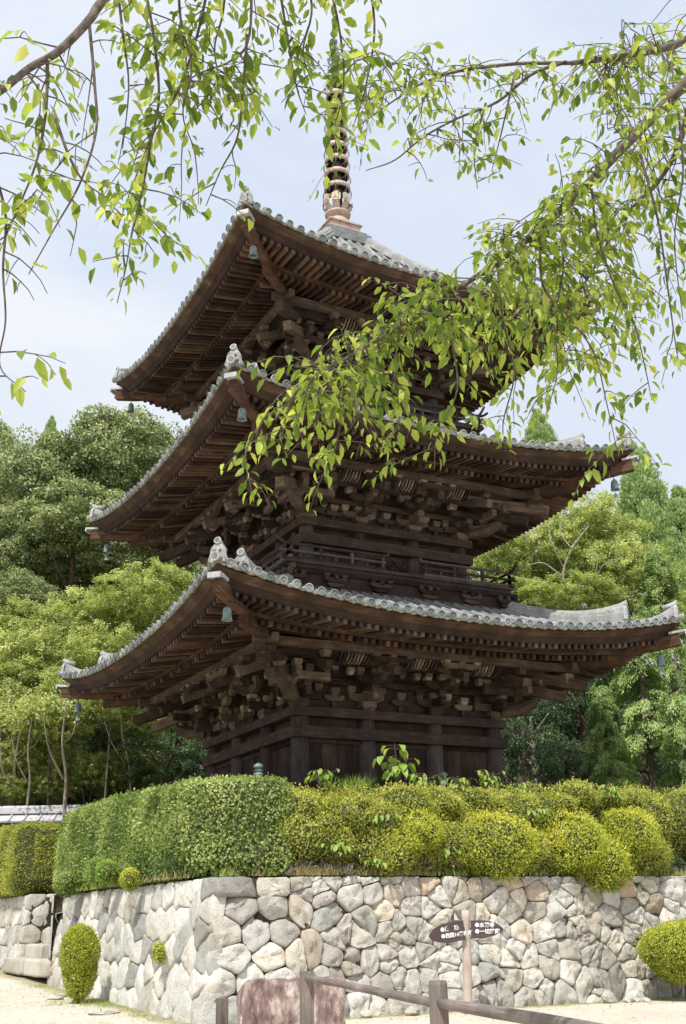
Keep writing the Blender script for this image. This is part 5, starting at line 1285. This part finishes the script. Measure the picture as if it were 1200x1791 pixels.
# left limb passes overhead
Lt = pxp([(700, -700, 4.0), (430, -330, 4.0), (260, -90, 4.0), (180, 0, 4.0), (155, 35, 3.95), (100, 90, 3.9), (50, 120, 3.85), (0, 162, 3.8), (-90, 215, 3.8)])
cL = branch([crotch+V(0, 0, .4), crotch*.55+Lt[0]*.45+V(0, 0, .9)]+Lt, .024, .010, None, 8)
O2 = pxp([(900, -500, 4.6), (700, -190, 4.6), (520, -120, 4.5), (400, -90, 4.4), (300, -70, 4.3)])
cO = branch([crotch*.6+Lt[0]*.4+V(0, 0, .8)]+O2, .03, .01)
O3 = branch(pxp([(1280, -60, 5.0), (1200, -20, 5.0), (1130, -40, 5.0)]), .02, .01)
# named hanging strands (px, py, depth)
T = [([(155, 35, 3.95), (165, 150, 3.9), (168, 230, 3.85), (140, 320, 3.8), (95, 400, 3.8), (50, 480, 3.8)], .05, .4),
     ([(83, 100, 3.9), (80, 200, 3.85), (62, 290, 3.8), (20, 390, 3.8), (-5, 450, 3.8)], .03, 1), ([(95, 200, 3.85), (120, 270, 3.8), (145, 315, 3.8), (185, 345, 3.8)], .05, .6),
     ([(245, -60, 4.2), (268, 60, 4.2), (278, 170, 4.2), (262, 260, 4.2), (250, 330, 4.15), (232, 400, 4.1), (220, 470, 4.1), (205, 530, 4.1)], .026, 1.),
     ([(375, -80, 4.3), (345, 60, 4.3), (310, 160, 4.3), (265, 240, 4.3), (230, 330, 4.3), (205, 400, 4.3)], .026, 1.),
     ([(440, -90, 4.4), (436, 60, 4.4), (405, 105, 4.4), (345, 130, 4.4), (290, 170, 4.35)], .024, 1.), ([(432, 60, 4.4), (425, 150, 4.4), (415, 240, 4.4), (385, 300, 4.4), (360, 360, 4.4)], .05, .7),
     ([(478, -90, 4.5), (500, 50, 4.5), (518, 150, 4.5), (535, 200, 4.5)], .026, 1.), ([(560, -100, 4.5), (595, 60, 4.5), (600, 160, 4.5), (575, 250, 4.5)], .026, 1.), ([(630, -110, 4.6), (655, 40, 4.6), (640, 150, 4.6), (620, 215, 4.6)], .024, 1.),
     ([(310, -80, 4.2), (315, 30, 4.2), (335, 120, 4.2), (320, 200, 4.2), (345, 270, 4.2)], .026, 1.), ([(200, -60, 4.1), (215, 60, 4.1), (225, 150, 4.1), (215, 260, 4.1)], .035, .8), ([(400, -90, 4.4), (390, 20, 4.4), (375, 90, 4.4), (395, 180, 4.4)], .026, 1.),
     ([(520, -100, 4.5), (545, 10, 4.5), (530, 90, 4.5), (548, 150, 4.5)], .026, 1.),
     ([(-40, 210, 3.8), (-10, 300, 3.8), (10, 380, 3.8), (5, 470, 3.8), (10, 560, 3.8), (0, 640, 3.8), (45, 685, 3.8)], .07, .55),
     ([(945, 400, 5.2), (950, 500, 5.2), (1000, 560, 5.2), (1040, 620, 5.2), (1060, 700, 5.2), (1080, 790, 5.2)], .035, 1), ([(1035, 330, 5.2), (1045, 410, 5.2), (1075, 500, 5.2), (1110, 570, 5.2), (1130, 650, 5.2), (1140, 700, 5.2)], .035, 1.),
     ([(870, 460, 5.2), (880, 560, 5.2), (900, 650, 5.2), (880, 740, 5.2), (885, 790, 5.2)], .035, 1.), ([(980, 380, 5.3), (985, 470, 5.3), (970, 560, 5.3), (975, 650, 5.3), (950, 740, 5.3)], .035, 1.),
     ([(1120, 270, 5.), (1150, 380, 5.), (1165, 480, 5.), (1180, 590, 5.), (1190, 650, 5.)], .04, .9), ([(1185, 180, 5.), (1195, 300, 5.), (1180, 420, 5.), (1195, 560, 5.)], .04, .8),
     ([(800, 500, 5.15), (790, 580, 5.1), (800, 680, 5.1), (765, 760, 5.1), (760, 820, 5.1)], .032, 1.), ([(700, 570, 5.1), (690, 650, 5.1), (700, 730, 5.1), (670, 790, 5.1)], .032, 1.), ([(610, 620, 5.05), (600, 700, 5.05), (590, 770, 5.05), (570, 830, 5.05)], .032, 1.),
     ([(530, 670, 5.), (500, 730, 5.), (490, 790, 5.)], .03, 1.), ([(470, 720, 4.95), (430, 790, 4.95), (440, 860, 4.95)], .03, 1.),
     ([(900, 130, 5.7), (880, 220, 5.7), (860, 300, 5.7)], .05, .8), ([(850, 180, 5.7), (830, 260, 5.7), (835, 330, 5.7)], .05, .8)]
for pts, step, dn in T:
    c = branch(pxp(pts), .0065, .0018, twm, 6); leaves_on(c, step*.85, 0.073, .05, dens=dn)
    for i in range(2, len(c)-1, 2 if pts[0][0] < 700 else 3):
        if R.random() < .8*dn: hang(c[i], R.uniform(.12, .36), None, .003, 0.033, .073, 1, dn)
# sprays from the limbs
def sprays(c, i0, i1, n, l0, l1, sub=2, L=.073, dens=1., out=None):
    for _ in range(n):
        i = R.integers(int(len(c)*i0), max(int(len(c)*i0)+1, int(len(c)*i1))); hang(c[i], R.uniform(l0, l1), out, .0035, .045, L, sub, dens)
sprays(cA2, 0, .85, 68, .2, .52, 2); sprays(cA, .7, 1, 34, .2, .6, 2); sprays(cA, .42, .75, 18, .2, .5, 1)
sprays(cC, .1, 1, 30, .25, .6, 2); sprays(cB1, .05, .85, 20, .15, .32, 1, .068); sprays(cB2, .05, .8, 18, .15, .36, 1, .068); sprays(cB, .7, 1, 14, .2, .45, 2, .07)
sprays(cO, .3, 1, 26, .2, .5, 2); sprays(cL, .62, .98, 16, .12, .3, 1, .074, .8)
# extra depth layer behind, right-hand mass
for (x0, x1, y0, y1, n, d0, d1) in ((850, 1010, 440, 600, 20, 5.6, 6.4), (1000, 1200, 300, 600, 14, 5.5, 6.5), (1060, 1220, 20, 260, 34, 5.3, 6.3), (600, 720, 100, 200, 10, 5.6, 6.), (940, 1120, 500, 640, 14, 5.6, 6.4)):
    # each bunch hangs on a thin twig joined to the nearest limb point
    for _ in range(n):
        p = at(R.uniform(x0, x1), R.uniform(y0, y1), R.uniform(d0, d1)); best = min((tuple(q) for cc in (cA[30:], cA2, cB, cB1, cB2, cC) for q in cc[::2]), key=lambda q: np.linalg.norm(V(*q)-p)+.6*max(0, p[2]-q[2])); b = V(*best)
        if np.linalg.norm(b-p) > .55: continue
        branch([b, (b+p)/2+V(0, 0, .12), p], .004, .0022, twm, 4); hang(p, R.uniform(.2, .6), None, .003, .042, .08, 2)
n = len(LP)
leafmesh('foliage', np.array(LP), np.array(LD), np.array(LN), np.array(LL_), np.array(LL_)*R.uniform(.42, .56, n), L_CHERRY, ch, np.array(LT), 'leaf', tuple(TB))
trunk.build('trunk', CBARK, ch, tuple(TB)); twm.build('twigs', CBARK, ch, tuple(TB))
print('cherry leaves', n, 'trees', NTREE)
# =================================================================== LIGHT
S.view_settings.view_transform = 'Standard'; S.view_settings.look = 'None'; S.view_settings.exposure = 0
EL = 55
sd_ = nrm([-.74, -.67, 0])*math.cos(RAD(EL))+V(0, 0, math.sin(RAD(EL)))
W = bpy.data.worlds.new('World'); S.world = W; W.use_nodes = True; nt = W.node_tree; nt.nodes.clear()
wo = nt.nodes.new('ShaderNodeOutputWorld'); bg = nt.nodes.new('ShaderNodeBackground'); sky = nt.nodes.new('ShaderNodeTexSky')
sky.sky_type = 'NISHITA'; sky.sun_disc = False; sky.sun_elevation = RAD(EL); sky.sun_rotation = math.atan2(sd_[0], sd_[1])
sky.air_density = 1.0; sky.dust_density = 1.2; sky.altitude = 100
g = nt.nodes.new('ShaderNodeTexCoord'); mp = mapping(nt, g.outputs['Generated'], (1, 1, 2.5)); cn = noise(nt, mp, 2.2, 6, .6)
clf = ramp(nt, [(.35, (.90, .90, .90)), (.6, (.97, .97, .97))], cn)
cl2 = ramp(nt, [(.42, (8.15, 8.85, 10.1)), (.62, (9.5, 9.7, 10.2))], cn)
colr = mixc(nt, clf, sky.outputs[0], cl2)
sz_ = nd(nt, 'SeparateXYZ'); nt.links.new(g.outputs['Generated'], sz_.inputs[0])
gr = ramp(nt, [(0., (1.0, 1.0, 1.0)), (.35, (1.0, 1.0, 1.0)), (.75, (.90, .945, .99))], sz_.outputs[2])
nt.links.new(mixc(nt, 1., colr, gr, 'MULTIPLY'), bg.inputs[0]); bg.inputs[1].default_value = .1; nt.links.new(bg.outputs[0], wo.inputs[0])
sun = bpy.data.lights.new('sun', 'SUN'); sun.energy = 5.0; sun.angle = RAD(.53); sun.color = (1, .96, .89)
so = bpy.data.objects.new('sun', sun); COL.objects.link(so); so.rotation_euler = Vector(sd_).to_track_quat('Z', 'Y').to_euler()
S.cycles.max_bounces = 8; S.cycles.diffuse_bounces = 4; S.cycles.transmission_bounces = 4
